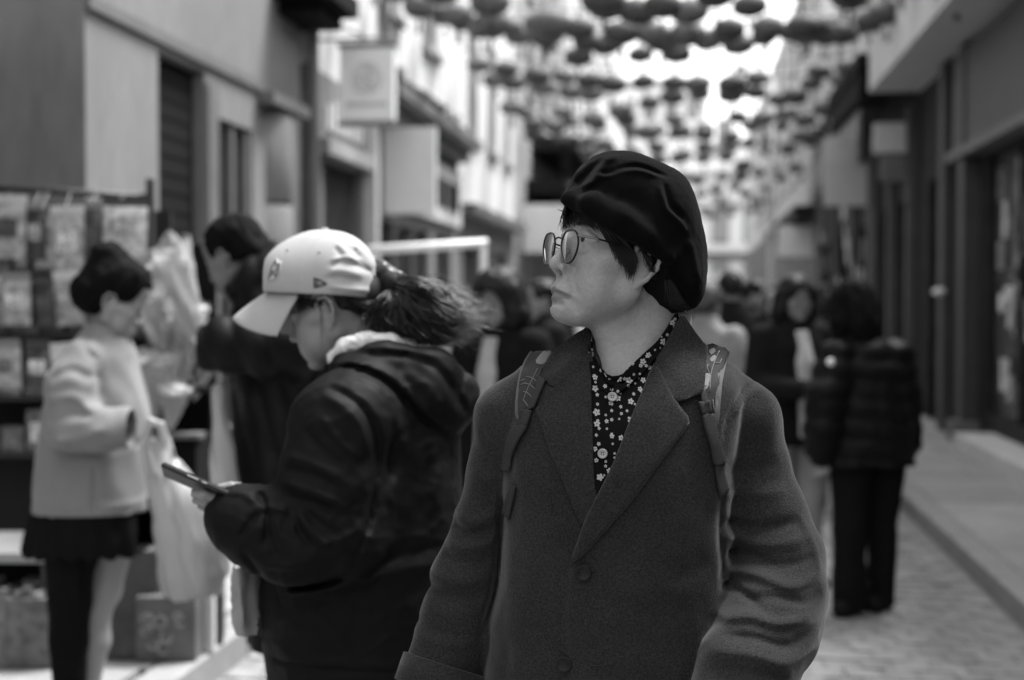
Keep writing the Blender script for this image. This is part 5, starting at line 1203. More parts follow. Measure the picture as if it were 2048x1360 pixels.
def person(label, px, d, h=1.65, yaw=0, skin=.22, hair=.006, top=.02, bottom=.02, z0=0.0, long=0.0, coat=.62, arms='down', group='people walking in the street', puffy=0, bag=False, pitch=6, vol=0.0, res=.011, short=False, open_front=None, name='person'):
    """a standing passer-by; yaw 0 faces the camera"""
    root = empty(name, tuple(at_ground(px, d)), YAW+yaw, label, 'person', group); root.location.z = z0; k = h/1.65
    HR = Matrix.Translation((0, -.01*k, 1.535*k)) @ Matrix.Rotation(R(pitch), 4, 'X') @ Matrix.Scale(k*.98, 4)
    # body: head, neck and hands in one skin
    v = Vol((-.36*k, -.42, .62*k), (.36*k, .2, 1.45*k), .012)
    V1, F1 = head_mesh(HR, .006, ((0, .02, 1.45*k), (0, .035, 1.30*k), .055))
    sk = mat('skin_%03d' % int(skin*1000), skin, .55, spec=.3)
    body = mesh_obj('body', V1, F1, sk, root)
    if arms == 'down': hp = [(s*.26*k, -.03, .74*k) for s in (-1, 1)]
    elif arms == 'front': hp = [(s*.08*k, -.30, 1.02*k) for s in (-1, 1)]
    else: hp = [(-.26*k, -.03, .74*k), (.10*k, -.30, 1.10*k)]
    v = Vol((-.36*k, -.42, .60*k), (.36*k, .2, 1.25*k), .008); hands_at(v, hp); hv, hf = v.mesh()
    mesh_obj('hands', hv, hf, sk, body) if len(hv) else None
    hv, hf = hair_mesh(HR, .009, long*k, vol=vol, seed=px*.37, short=short); mesh_obj('hair', hv, hf, mat('hair_%03d' % int(hair*1000), hair, .5, spec=.15), root)
    # jacket
    zt = (1.42-coat)*k; v = Vol((-.40*k, -.40, zt-.05), (.40*k, .28, 1.50*k), res); w = 1+puffy
    v.loft([(zt, 0, .0, .225*k*w, .155*k*w), (zt+.2*k, 0, .0, .205*k*w, .145*k*w), (1.1*k, 0, 0, .20*k*w, .14*k*w), (1.28*k, 0, .01, .205*k*w, .125*k*w), (1.36*k, 0, .015, .165*k, .095*k), (1.42*k, 0, .02, .085*k, .075*k), (1.455*k, 0, .02, .075*k, .07*k)], .02, n=2.3)
    for i, s in enumerate((-1, 1)):
        hpi = hp[i]; sh = (s*.18*k, .01, 1.33*k); el = (s*.26*k, .03, 1.06*k) if arms == 'down' or (arms == 'one' and i == 0) else (s*.25*k, -.02, 1.06*k)
        wr = (hpi[0], hpi[1]+(.04 if abs(hpi[1]) > .1 else 0), hpi[2]+.045)
        v.chain([sh, el, wr], [.075*k*w, .065*k*w, .048*k*w], .03)
    v.disp(quilt(.02, .085) if puffy else folds_n(.009)); V, F = v.mesh(); jk = mesh_obj('jacket', relax(V, F, 1), F, M_(top), root)
    if open_front is not None:
        v = Vol((-.1, -.25*w, zt), (.1, 0, 1.45*k), .01); v.loft([(zt+.05, 0, -.06, .07, .125*w), (1.2*k, 0, -.05, .075, .105*w), (1.36*k, 0, -.02, .05, .085)], .01); v.disp(folds_n(.004)); V, F = v.mesh(); mesh_obj('shirt', V, F, M_(open_front), root)
    v = Vol((-.28*k, -.2, .03), (.28*k, .22, zt+.2), .013)
    for s in (-1, 1): v.chain([(s*.095*k, .0, zt+.1), (s*.10*k, .0, .5*k), (s*.10*k, .02, .07)], [.10*k, .078*k, .062*k], .02)
    v.disp(folds_n(.006)); V, F = v.mesh(); mesh_obj('trousers', V, F, M_(bottom), root)
    for s in (-1, 1):
        v = Vol((s*.1*k-.07, -.2, -.01), (s*.1*k+.07, .12, .12), .01); v.cone((s*.1*k, -.13, .035), (s*.1*k, .05, .04), .04, .038, .01); v.D = np.maximum(v.D, -v.ax[2][None,None,:]+.002); V, F = v.mesh(); mesh_obj('shoe', V, F, M_(.03), root)
    if bag:
        v = Vol((.2, -.12, .7), (.45, .2, 1.1), .012); v.loft([(.74*k, .33, .03, .05, .12), (.9*k, .33, .03, .055, .12), (1.02*k, .33, .03, .035, .10)], .01, n=3); V, F = v.mesh(); mesh_obj('shoulder_bag', V, F, M_(.05), root)
    return root
def left_woman():
    f = Fig(170, 4.8, PZ); P = lambda x, y, dy=0: f.L(x, y, dy)
    root = empty('person', tuple(f.root), YAW, 'woman in pale wool jacket and short black skirt browsing beside the bouquets', 'person')
    HR = Matrix.Translation(Vector(P(228, 592, .0))) @ Matrix.Rotation(R(98), 4, 'Z') @ Matrix.Rotation(R(24), 4, 'X') @ Matrix.Scale(1.12, 4)
    V, F = head_mesh(HR, .004, (P(222, 640, .02), P(190, 720, .02), .05)); SK = mat('skin_pale', .26, .5, spec=.3); body = mesh_obj('body', V, F, SK, root)
    hv, hf = hair_mesh(HR, .006, bun=True, vol=.010, seed=4, face=.020); mesh_obj('hair', hv, hf, HAIRM, root)
    v = Vol(P(0, 1060, -.42), P(340, 620, .3), .008); kn = []
    for py, a, b, dp in ((648, 165, 222, .07), (670, 148, 238, .10), (710, 112, 258, .15), (800, 84, 276, .18), (900, 66, 286, .19), (1000, 46, 292, .20), (1028, 42, 294, .20)):
        l, r_ = P(a, py, -.08), P(b, py, -.08); kn.append((l[2], (l[0]+r_[0])/2, 0, (r_[0]-l[0])/2, dp))
    v.loft(kn, .015, n=2.3)
    v.chain([P(165, 720, -.14), P(140, 770, -.19), P(145, 860, -.22), P(200, 862, -.24), P(258, 856, -.22), P(276, 857, -.21)], [.07, .078, .075, .072, .062, .050], .025)
    rel = f.folds(v, [([(110, 760), (150, 740), (190, 760)], -.012, 10), ([(105, 800), (160, 790), (200, 820)], .012, 10), ([(110, 840), (160, 825), (210, 830)], -.009, 9), ([(120, 880), (180, 870), (230, 850)], .012, 10), ([(100, 905), (180, 905), (280, 890)], -.008, 8), ([(185, 930), (187, 980), (188, 1030)], -.010, 4), ([(240, 720), (262, 790), (275, 830)], -.010, 5), ([(150, 660), (170, 700), (190, 720)], -.008, 5), ([(60, 1000), (170, 1018), (290, 1012)], .006, 8)], -.2)
    v.relief(rel); v.disp(folds_n(.008)); V, F = main_piece(*v.mesh()); jk = mesh_obj('jacket', relax(V, F, 1), F, mat('pale_wool', .17, .95, sheen=.2, bump=.3, bscale=300, var=.06, vscale=10), root)
    DK = M_(.006, .9)
    v = Vol(P(0, 1290, -.3), P(330, 960, .3), .01); kn = []
    for py, a, b, dp in ((970, 80, 270, .16), (1010, 52, 290, .19), (1080, 36, 298, .22), (1108, 30, 300, .22)):
        l, r_ = P(a, py, -.08), P(b, py, -.08); kn.append((l[2], (l[0]+r_[0])/2, 0, (r_[0]-l[0])/2, dp))
    v.loft(kn, .02); v.chain([P(165, 1080, -.10), P(150, 1190, -.10), P(155, 1240, -.08)], [.06, .045, .02], .02)
    v.disp(lambda x, y, z: .007*np.sin(np.arctan2(y, x)*22)*np.clip((P(0, 990)[2]-z)*6, 0, 1)); V, F = v.mesh(); mesh_obj('skirt', V, F, DK, root)
    v = Vol(P(60, 1480, -.25), P(300, 1040, .25), .008)
    v.chain([P(225, 1060, .03), P(205, 1180, .03), P(190, 1215, .03), P(188, 1280, .04), P(172, 1400, .05)], [.085, .062, .055, .054, .036], .02)
    v.chain([P(140, 1060, -.08), P(140, 1200, -.07), P(137, 1280, -.05), P(140, 1410, -.04)], [.08, .06, .054, .04], .02)
    v.ell(P(300, 862, -.205), (.046, .03, .032), .01)
    V, F = v.mesh(); lg = mesh_obj('legs', V, F, SK, body)
    v = Vol(P(70, 1480, -.22), P(240, 1070, .12), .008); v.chain([P(140, 1090, -.08), P(140, 1200, -.07), P(137, 1280, -.05), P(140, 1415, -.04)], [.088, .07, .064, .05], .02); V, F = v.mesh(); mesh_obj('stocking', V, F, DK, root)
    for x, dy in ((176, .05), (142, -.04)):
        v = Vol(P(x-50, 1452, dy-.12), P(x+110, 1350, dy+.12), .008); v.cone(P(x, 1420, dy), P(x+45, 1432, dy), .05, .036, .02); v.cone(P(x-6, 1436, dy), P(x+50, 1440, dy), .032, .034, .01); V, F = v.mesh(); mesh_obj('shoe', V, F, M_(.01), root)
    # big thin carrier bag on her arm
    bg_ = empty('carrier_bag', tuple(f.root), YAW, 'large white plastic carrier bag hanging from the arm of the pale jacket', 'bag', 'plastic carrier bags')
    PL = plastic(); v = Vol(P(255, 1230, -.36), P(500, 860, .12), .007); kn = []
    for py, a, b, dp in ((880, 284, 330, .03), (930, 284, 350, .06), (1000, 288, 405, .10), (1080, 298, 445, .12), (1150, 310, 452, .12), (1195, 322, 435, .10)):
        l, r_ = P(a, py, -.2), P(b, py, -.2); kn.append((l[2], (l[0]+r_[0])/2, -.14, (r_[0]-l[0])/2, dp))
    v.loft(kn, .01); v.disp(lambda x, y, z: .010*vnoise((x+z*.35)*38, y*16, z*6)+.005*vnoise((x+z*.2)*90, y*30, z*14)); V, F = v.mesh(); mesh_obj('bag_body', V, F, PL, bg_)
    v = Vol(P(265, 960, -.36), P(370, 810, -.04), .005)
    for dy in (-.27, -.16): v.chain([P(298, 950, dy+.05), P(288, 890, dy), P(300, 842, dy), P(322, 850, dy), P(336, 900, dy), P(345, 950, dy+.05)], [.028, .016, .012, .012, .018, .030], .008)
    V, F = v.mesh(); mesh_obj('handles', V, F, PL, bg_)
def plastic():
    if 'thin_plastic' in MATS: return MATS['thin_plastic']
    m = mat('thin_plastic', .42, .35, spec=.5, var=.08, vscale=8); p = m.node_tree.nodes['Principled BSDF']; p.inputs['Transmission Weight'].default_value = 0.0
    t = m.node_tree; tr = t.nodes.new('ShaderNodeBsdfTranslucent'); tr.inputs[0].default_value = (.55, .55, .55, 1); mx = t.nodes.new('ShaderNodeMixShader'); mx.inputs[0].default_value = .35
    o = t.nodes['Material Output']; t.links.new(p.outputs[0], mx.inputs[1]); t.links.new(tr.outputs[0], mx.inputs[2]); t.links.new(mx.outputs[0], o.inputs[0]); return m
def dark_man():
    f = Fig(560, 4.5, PZ); P = lambda x, y, dy=0: f.L(x, y, dy)
    root = empty('person', tuple(f.root), YAW, 'man in black padded coat with cropped hair bending over the bouquets', 'person')
    HR = Matrix.Translation(Vector(P(470, 505, .0))) @ Matrix.Rotation(R(-112), 4, 'Z') @ Matrix.Rotation(R(24), 4, 'X') @ Matrix.Scale(1.03, 4)
    V, F = head_mesh(HR, .004, (P(495, 540, .02), P(560, 620, .03), .06)); SK = mat('skin_man', .14, .5, spec=.3); body = mesh_obj('body', V, F, SK, root)
    hv, hf = hair_mesh(HR, .005, short=True, seed=9, face=.012); mesh_obj('hair', hv, hf, HAIRM, root)
    v = Vol(P(370, 1360, -.46), P(760, 450, .34), .010); kn = []
    for py, a, b, dp in ((520, 520, 590, .07), (545, 495, 612, .10), (600, 468, 640, .18), (700, 455, 668, .21), (850, 460, 690, .22), (1000, 472, 700, .22), (1300, 490, 705, .22)):
        l, r_ = P(a, py, -.1), P(b, py, -.1); kn.append((l[2], (l[0]+r_[0])/2, 0, (r_[0]-l[0])/2, dp))
    v.loft(kn, .03); v.chain([P(560, 520, -.07), P(520, 545, -.10), P(480, 580, -.10)], [.045, .04, .03], .03)
    v.chain([P(590, 620, -.17), P(600, 690, -.22), P(520, 692, -.27), P(450, 690, -.27), P(405, 692, -.26)], [.085, .085, .075, .066, .054], .03)
    v.disp(lambda x, y, z: -.016*np.abs(np.sin((x*.9+z*.25)*38))**.6+.008*vnoise(x*14, y*14, z*14)); V, F = v.mesh(); mesh_obj('coat', relax(V, F, 1), F, mat('coat_shine', .006, .5, spec=.09), root)
    v = Vol(P(360, 800, -.36), P(470, 660, -.12), .004); hp = P(400, 715, -.26); v.ell(hp, (.03, .022, .03), .01)
    for i in range(4): v.chain([hp+np.array([-.012, -.016+.011*i, -.015]), hp+np.array([-.028, -.018+.012*i, -.045]), hp+np.array([-.012, -.016+.012*i, -.068])], [.009, .0085, .007], .003)
    v.cone(hp+np.array([.01, -.02, -.01]), hp+np.array([.006, -.03, -.055]), .010, .008, .004); V, F = main_piece(*v.mesh()); mesh_obj('hand', V, F, SK, body)
    v = Vol(P(430, 1560, -.2), P(760, 1250, .25), .014)
    for dy in (-.1, .1): v.chain([P(590, 1280, dy), P(590, 1450, dy), P(590, 1520, dy)], [.1, .07, .06], .02)
    V, F = v.mesh(); mesh_obj('trousers', V, F, M_(.02), root)
    bg_ = empty('carrier_bag', tuple(f.root), YAW, 'small white plastic carrier bag hanging below the black padded sleeve', 'bag', 'plastic carrier bags'); v = Vol(P(400, 1060, -.4), P(520, 740, -.1), .006); kn = []
    for py, a, b, dp in ((770, 425, 442, .012), (830, 424, 452, .03), (900, 420, 468, .05), (980, 418, 476, .06), (1030, 424, 470, .05)):
        l, r_ = P(a, py, -.25), P(b, py, -.25); kn.append((l[2], (l[0]+r_[0])/2, -.25, (r_[0]-l[0])/2, dp))
    v.loft(kn, .01); v.disp(lambda x, y, z: .008*vnoise((x+z*.3)*50, y*20, z*8)); V, F = v.mesh(); mesh_obj('bag_body', V, F, plastic(), bg_)
def puffer_woman():
    f = Fig(1725, 6.8); P = lambda x, y, dy=0: f.L(x, y, dy)
    root = empty('person', tuple(f.root), YAW, 'woman with long dark hair in black quilted jacket and wide black trousers', 'person', 'two women talking in the street')
    HR = Matrix.Translation(Vector(P(1703, 612, .0))) @ Matrix.Rotation(R(-140), 4, 'Z') @ Matrix.Rotation(R(6), 4, 'X')
    V, F = head_mesh(HR, .006, (P(1708, 660, .02), P(1715, 710, .02), .055)); body = mesh_obj('body', V, F, mat('skin_pale', .26), root)
    hv, hf = hair_mesh(HR, .008, long=.16, vol=.014, seed=2); mesh_obj('hair', hv, hf, HAIRM, root)
    v = Vol(P(1590, 960, -.34), P(1860, 640, .34), .011); kn = []
    for py, a, b, dp in ((665, 1690, 1745, .08), (685, 1668, 1780, .13), (730, 1655, 1800, .17), (800, 1648, 1815, .18), (880, 1640, 1828, .185), (925, 1642, 1828, .18)):
        l, r_ = P(a, py, -.05), P(b, py, -.05); kn.append((l[2], (l[0]+r_[0])/2, 0, (r_[0]-l[0])/2, dp))
    v.loft(kn, .03, n=2.4); v.chain([P(1675, 715, -.10), P(1652, 790, -.15), P(1645, 860, -.15), P(1640, 905, -.13)], [.08, .082, .075, .06], .03); v.chain([P(1790, 710, .05), P(1808, 800, .05), P(1815, 880, .0)], [.08, .078, .06], .03)
    v.disp(quilt(.014, .094)); V, F = v.mesh(); jk = mesh_obj('quilted_jacket', V, F, mat('quilt_black', .005, .5, spec=.09), root)
    MB().lathe([(.001, .006), (.017, .004), (.018, 0)], 14).obj('sleeve_badge', WPAINT, jk, True).matrix_local = Matrix.Translation(P(1661, 724, -.235)) @ Matrix.Rotation(R(90), 4, 'X')
    v = Vol(P(1610, 1240, -.25), P(1850, 900, .25), .012)
    v.chain([P(1702, 920, -.03), P(1698, 1060, -.05), P(1698, 1215, -.06)], [.11, .078, .082], .012); v.chain([P(1772, 920, .03), P(1765, 1060, .05), P(1762, 1210, .06)], [.10, .072, .066], .012)
    v.D = np.maximum(v.D, (.02-v.ax[2][None,None,:]).astype(np.float32)+0*v.D); v.disp(folds_n(.008)); V, F = v.mesh(); mesh_obj('trousers', V, F, M_(.006), root)
    for x, dy in ((1698, -.06), (1762, .06)):
        c = P(x, 1222, dy); c[2] = .04; v = Vol(c-.2, c+.2, .01); v.cone(c+np.array([-.05, -.06, 0]), c+np.array([.03, .04, 0]), .045, .042, .01); v.D = np.maximum(v.D, -v.ax[2][None,None,:]+.002); V, F = v.mesh(); mesh_obj('shoe', V, F, M_(.01), root)
    v = Vol(P(1600, 960, -.3), P(1680, 880, .1), .006); hp = P(1640, 922, -.13); hands_at(v, [hp]); V, F = v.mesh(); mesh_obj('hand', V, F, mat('skin_pale', .26), body)
def people():
    left_woman(); dark_man(); puffer_woman()
    g2 = 'two women talking in the street'
    person('woman in open black jacket over pale printed sweatshirt, facing her friend in the quilted jacket', 1588, 7.4, 1.63, R(18), .15, .006, .008, .30, long=.12, arms='front', group=g2, vol=.01, open_front=.38, coat=.66)
    person('curly-haired woman in black coat with pale scarf walking behind the beret woman', 1000, 6.4, 1.62, R(-30), .16, .008, .006, .012, long=.05, vol=.035, coat=.8, open_front=.30)
    C = [('passer-by in light grey hooded coat seen beyond the beret', 1412, 8.2, 1.60, R(150), .22, .05, .20, .03, dict(vol=.01)),
         ('tall man in charcoal coat walking away behind the pale hood', 1462, 9.5, 1.70, R(190), .2, .006, .010, .02, dict(short=True)),
         ('short-haired person in black jacket facing the women talking', 1508, 10.6, 1.66, R(60), .2, .006, .008, .015, dict(short=True)),
         ('bald-looking pale-headed man further up among the dark coats', 1436, 12.5, 1.72, R(10), .42, .25, .02, .03, dict(short=True)),
         ('woman in dark parka with loose hair near the lamp post', 1542, 13.0, 1.63, R(-20), .25, .008, .014, .03, dict(long=.1)),
         ('person in mid-grey anorak strolling by the shuttered fronts', 1648, 12.0, 1.64, R(170), .25, .01, .06, .02, dict(long=.06)),
         ('far walker in black puffer beside the ledge house', 1608, 16.0, 1.68, R(0), .25, .006, .012, .02, dict(puffy=.12)),
         ('far walker in pale jacket in the middle of the street', 1478, 17.0, 1.70, R(20), .28, .02, .25, .05, dict()),
         ('distant person in dark hooded top under the last lanterns', 1530, 20.0, 1.70, R(180), .25, .006, .02, .03, dict()),
         ('distant woman with pale shawl under the lanterns', 1390, 19.0, 1.64, R(-10), .28, .03, .30, .04, dict(long=.08)),
         ('man in dark jacket standing just past the curly-haired woman', 1088, 8.0, 1.62, R(-70), .17, .008, .01, .02, dict()),
         ('person in black cap-sleeved coat leaning by the white rail', 905, 9.2, 1.60, R(80), .18, .008, .012, .02, dict(long=.05)),
         ('pale-coated shopper at the far end of the white rail', 850, 10.8, 1.62, R(-100), .25, .02, .22, .05, dict(long=.08)),
         ('shopper in grey cardigan beside the cornice shop window', 805, 12.5, 1.60, R(30), .3, .05, .10, .03, dict()),
         ('dark-coated person entering the balcony house', 1132, 13.0, 1.66, R(150), .2, .006, .010, .015, dict(long=.1)),
         ('person in pale scarf and dark coat past the man in the dark jacket', 1150, 10.5, 1.60, R(20), .2, .01, .012, .03, dict(open_front=.4)),
         ('man in pale raincoat far up the street past the lamp post', 1515, 15.0, 1.72, R(0), .30, .02, .28, .05, dict(short=True)),
         ('woman in speckled grey coat behind the friend in the printed sweatshirt', 1560, 9.4, 1.60, R(-40), .26, .012, .07, .03, dict(long=.1)),
         ('short person in black hood walking close to the dark shop pilaster', 1668, 10.2, 1.55, R(160), .24, .006, .008, .02, dict(vol=.02)),
         ('distant stroller in bright jacket near the end building', 1420, 24.0, 1.68, R(0), .30, .02, .35, .05, dict()),
         ('distant pair member in charcoal beside the bright jacket', 1447, 25.0, 1.74, R(0), .30, .01, .02, .03, dict()),
         ('customer in checked grey shirt at the railed stall table', 880, 8.9, 1.50, R(120), .20, .008, .09, .03, dict(short=True)),
         ('woman in dark wrap with pale face past the pale-coated shopper', 930, 12.0, 1.62, R(15), .32, .006, .012, .02, dict(long=.12)),
         ('walker in dark grey fleece beyond the ponytail', 950, 15.5, 1.66, R(10), .28, .01, .04, .03, dict())]
    for (lb, px, d, h, yw, sk, hr, tp, bt, kw) in C: person(lb, px, d, h, yw, sk, hr, tp, bt, **kw)
if want('people'): people()
# ============================================================ the market stalls on the left pavement
def flat_pack(g, seed, w, h, root, name, x, y, z, lab, grp, cat='packet', tilt=0):
    """a filled sachet: pillowed pouch with a header strip and a printed panel"""
    o = empty(name, tuple(Matrix.Translation(root.location) @ Matrix.Rotation(YAW, 4, 'Z') @ Vector((x, y, z))), YAW, lab, cat, grp); o.rotation_euler = (0, tilt, YAW)
    n = 8; V = []; F = []
    for sd in (-1, 1):
        for i in range(n+1):
            for j in range(n+1):
                u, t = i/n*2-1, j/n*2-1; b = .022*max(0, (1-u*u)*(1-t*t))**.5; V.append((u*w/2, sd*(b+.0015), t*h/2))
    m = (n+1)**2
    for i in range(n):
        for j in range(n):
            a = i*(n+1)+j; F.append((a, a+n+1, a+n+2, a+1)); F.append((m+a, m+a+1, m+a+n+2, m+a+n+1))
    mesh_obj('pouch', V, F, mat('pack_%d' % (seed % 7), g, .35, var=.55, vscale=18+seed % 5*6), o)
    MB().box(-w/2*.98, w/2*.98, -.004, .004, h/2-.002, h/2+.035).obj('header', mat('pack_head_%d' % (seed % 3), (.03, .5, .18)[seed % 3], .5), o)
    MB().box(-w*.3, w*.3, -.0265, -.0255, -h*.12, h*.22).obj('printed_panel', mat('print_%d' % (seed % 4), (.5, .05, .3, .12)[seed % 4], .5, var=.8, vscale=60), o)
    return o
def bouquet(f, tip, top, r, lab, seed, g=.5):
    a, b = Vector(tip), Vector(top); ax = (b-a); L = ax.length; W = Matrix.Translation(a) @ ax.to_track_quat('Z', 'Y').to_matrix().to_4x4()
    root = empty('bouquet', tuple(f.M @ a), 0, lab, 'flowers', 'wrapped bouquets at the stall'); root.matrix_world = f.M @ W
    rg = random.Random(seed); n, k = 26, 10; V = []; F = []
    for j in range(k+1):
        t = j/k
        for i in range(n):
            an = 2*math.pi*i/n; rr = r*(.12+.88*t**.8)*(1+.10*math.sin(an*7+t*4+seed)*t+.05*rg.uniform(-1, 1)); V.append((rr*math.cos(an), rr*math.sin(an), L*t*(1+.06*math.sin(an*5+seed)*t)))
    for j in range(k):
        for i in range(n): F.append((j*n+i, j*n+(i+1) % n, (j+1)*n+(i+1) % n, (j+1)*n+i))
    mesh_obj('wrapping', V, F, cello(), root, False)
    MB().tube([(0, 0, .03), (0, 0, L*.6)], [r*.10, r*.35], 8).obj('stems', mat('stems', .05, .8), root, True)
    for i in range(13):
        an = i*2.4; q = r*.72*math.sqrt((i+.3)/13); c = (q*math.cos(an), q*math.sin(an), L*(.80+.1*rg.random())); v = Vol(np.array(c)-.06, np.array(c)+.06, .008); s_ = rg.uniform(.022, .034)
        for p in range(7): v.ell(np.array(c)+np.array([math.cos(p*.9)*s_*.6, math.sin(p*.9)*s_*.6, rg.uniform(-.3, .5)*s_]), (s_*.6, s_*.6, s_*.4), .002)
        fv, ff = v.mesh(); mesh_obj('bloom', fv, ff, mat('bloom_%d' % (i % 3), (.45, .25, .60)[i % 3], .8), root)
def cello():
    if 'cellophane' in MATS: return MATS['cellophane']
    m = mat('cellophane', .6, .10, spec=1.0); t = m.node_tree; p = t.nodes['Principled BSDF']; tr = t.nodes.new('ShaderNodeBsdfTransparent'); mx = t.nodes.new('ShaderNodeMixShader'); mx.inputs[0].default_value = .42
    tr.inputs[0].default_value = (.9, .9, .9, 1)
    t.links.new(tr.outputs[0], mx.inputs[1]); t.links.new(p.outputs[0], mx.inputs[2]); t.links.new(mx.outputs[0], t.nodes['Material Output'].inputs[0]); return m
def stalls():
    f = Fig(130, 6.2, PZ); P = lambda x, y, dy=0: f.L(x, y, dy)
    rk = empty('display_rack', tuple(f.root), YAW, 'dark display rack of hanging packets against the corner building wall', 'rack')
    FR = mat('rack_metal', .03, .5, metal=.3)
    x0, x1 = P(-120, 600)[0], P(302, 600)[0]; zr = P(0, 388)[2]; zp = P(300, 372)[2]
    for x in (x0, x1): MB().box(x-.015, x+.015, -.02, .02, 0, zp+.03).obj('upright', FR, rk)
    MB().tube([P(-120, 372, 0), P(100, 381, 0), P(302, 396, 0)], .016, 8).obj('top_rail', FR, rk, True)
    shelves = [P(0, y)[2] for y in (548, 668, 792, 905)]
    for z in shelves: MB().box(x0, x1, -.02, .36, z-.02, z).obj('shelf', mat('shelf_dark', .02, .7), rk)
    MB().box(x0, x1, .37, .39, 0, zr-.05).obj('back_board', mat('board_dark', .015, .9), rk)
    rg = random.Random(21); s = f.d/FPX
    k = 0
    for (px, py, w, h, g) in ((-60, 455, 70, 100, .2), (18, 462, 72, 110, .34), (76, 470, 40, 100, .03), (92, 480, 40, 110, .28), (138, 488, 68, 120, .33), (190, 478, 34, 120, .05), (248, 462, 92, 100, .5)):
        p = P(px, py, -.05); flat_pack(g, k, w*s, h*s, rk, 'snack_packet', p[0], -.05-.01*(k % 3), p[2], ['printed packet hung on the rack rail, faded at the uncorded end', 'pale striped packet hung next to the faded one', 'narrow black packet hung on the rail', 'slim pale packet with dark header on the rail', 'wide packet with swirling print on the rail', 'narrow dark packet hung beside the swirling print', 'large pale packet with lettered panel at the rail end'][k], 'packets hung on the rack rail', tilt=rg.uniform(-.05, .05))
        MB().tube([p+np.array([0, -.05, h*s/2+.02]), (p[0], -.02, P(0, 386)[2])], .003, 5).obj('hook', FR, rk); k += 1
    for (px, py, w, h, g) in ((-30, 610, 66, 84, .10), (34, 606, 60, 90, .28), (92, 612, 50, 84, .05), (140, 604, 56, 92, .2), (10, 735, 70, 80, .08), (78, 738, 56, 84, .35), (128, 742, 46, 80, .04)):
        p = P(px, py, -.06); flat_pack(g, k, w*s, h*s, rk, 'snack_packet', p[0], -.06-.008*(k % 3), p[2], ['dark glossy packet pinned to the upper shelf edge', 'pale packet with black header on the upper shelf edge', 'small black packet on the upper shelf edge', 'grey printed packet behind the updo on the shelf edge', 'dull packet clipped to the lower shelf edge', 'bright packet clipped to the lower shelf edge', 'narrow dark packet clipped to the lower shelf edge'][k-7], 'packets clipped to the shelf edges', tilt=rg.uniform(-.08, .08)); k += 1
    n = 0
    for si, (z, gr) in enumerate(zip(shelves, ((.05, .12), (.04, .10), (.03, .30), (.04, .15)))):
        x = x0+.03
        while x < x1-.08:
            w, h, dp = rg.uniform(.07, .14), rg.uniform(.10, .19), rg.uniform(.06, .12); g = rg.uniform(*gr)
            o = empty('goods_box', tuple(f.M @ Vector((x+w/2, .05, z))), YAW, 'small dark goods box on the %s rack shelf' % ('top', 'second', 'third', 'bottom')[si], 'box', 'boxes on the rack shelves'); m = mat('goods_%d' % int(g*40), g, .5, var=.6, vscale=25)
            MB().box(-w/2, w/2, -.05, -.05+dp, .001, h).obj('carton', m, o, False, .004); MB().box(-w*.35, w*.35, -.0535, -.0505, h*.25, h*.7).obj('label_panel', mat('print_%d' % (n % 4), .3), o); x += w+.012; n += 1
    # awning above the stall, fixed to the wall
    aw = empty('stall_awning', tuple(f.root), YAW, 'black canvas awning over the rack in front of the corner building', 'awning')
    MB().prism([(-3.4, 2.74), (.62, 2.94), (.62, 3.01), (-3.4, 2.81)], 'x', -2.3, P(168, 0, .6)[0]).obj('canvas', BLACK, aw); MB().tube([(-.6, .55, 2.2), (-.6, -.8, 2.84)], .012, 6).obj('strut', FR, aw)
    # low table and crates at the bottom
    t = empty('display_table', tuple((Fig(40, 5.4, PZ)).root), YAW, 'low dark table with pale top beside the black skirt', 'table'); ft = Fig(40, 5.4, PZ); Q = ft.L
    xa, xb = Q(-120, 1100)[0], Q(108, 1100)[0]; zt = Q(0, 1104)[2]
    MB().box(xa, xb, -.02, .5, zt-.04, zt).obj('table_top', mat('table_top', .25, .6, var=.1), t, False, .005)
    for x in (xa+.03, xb-.03):
        for y in (.02, .46): MB().box(x-.02, x+.02, y-.02, y+.02, 0, zt-.041).obj('leg', FR, t)
    MB().box(xa+.03, xb-.01, .22, .24, .02, zt-.05).obj('modesty_panel', BLACK, t)
    for i, (pa, pb, y0, y1, g, lb) in enumerate(((-100, 10, 1290, 1215, .12, 'patterned crate standing under the low table'), (12, 112, 1288, 1205, .10, 'open crate of small goods under the low table end'))):
        a, b = Q(pa, y0, -.1), Q(pb, y1, -.1); o = empty('crate', tuple(ft.M @ Vector(((a[0]+b[0])/2, 0, 0))), YAW, lb, 'crate', 'crates under the table'); w = b[0]-a[0]; h = .26; m = mat('crate_%d' % i, g, .7, var=.5, vscale=22)
        for nm, bx in (('bottom', (-w/2, w/2, -.1, .15, .002, .02)), ('front_side', (-w/2, w/2, -.1, -.085, .021, h)), ('back_side', (-w/2, w/2, .135, .15, .021, h)), ('end_side', (-w/2, -w/2+.015, -.084, .134, .021, h)), ('end_side', (w/2-.015, w/2, -.084, .134, .021, h))): MB().box(*bx).obj(nm, m, o)
        for j in range(10): MB().box(-w/2+.02+(j % 5)*w/5.4, -w/2+.02+(j % 5)*w/5.4+w/6.5, -.08+.11*(j//5), .01+.11*(j//5), .021, h+rg.uniform(-.03, .05)).obj('goods', mat('goods_%d' % (j % 4*3), .12+.05*(j % 4), .5, var=.4, vscale=30), o)
    # things on the pavement in front of the flower stand
    fb = Fig(300, 5.5, PZ); B = fb.L
    o = empty('paper_bag', tuple(fb.M @ Vector((B(252, 1200)[0], 0, 0))), YAW, 'dark paper carrier bag with rope handle standing by the patterned planter', 'bag'); w, h = .19, .42
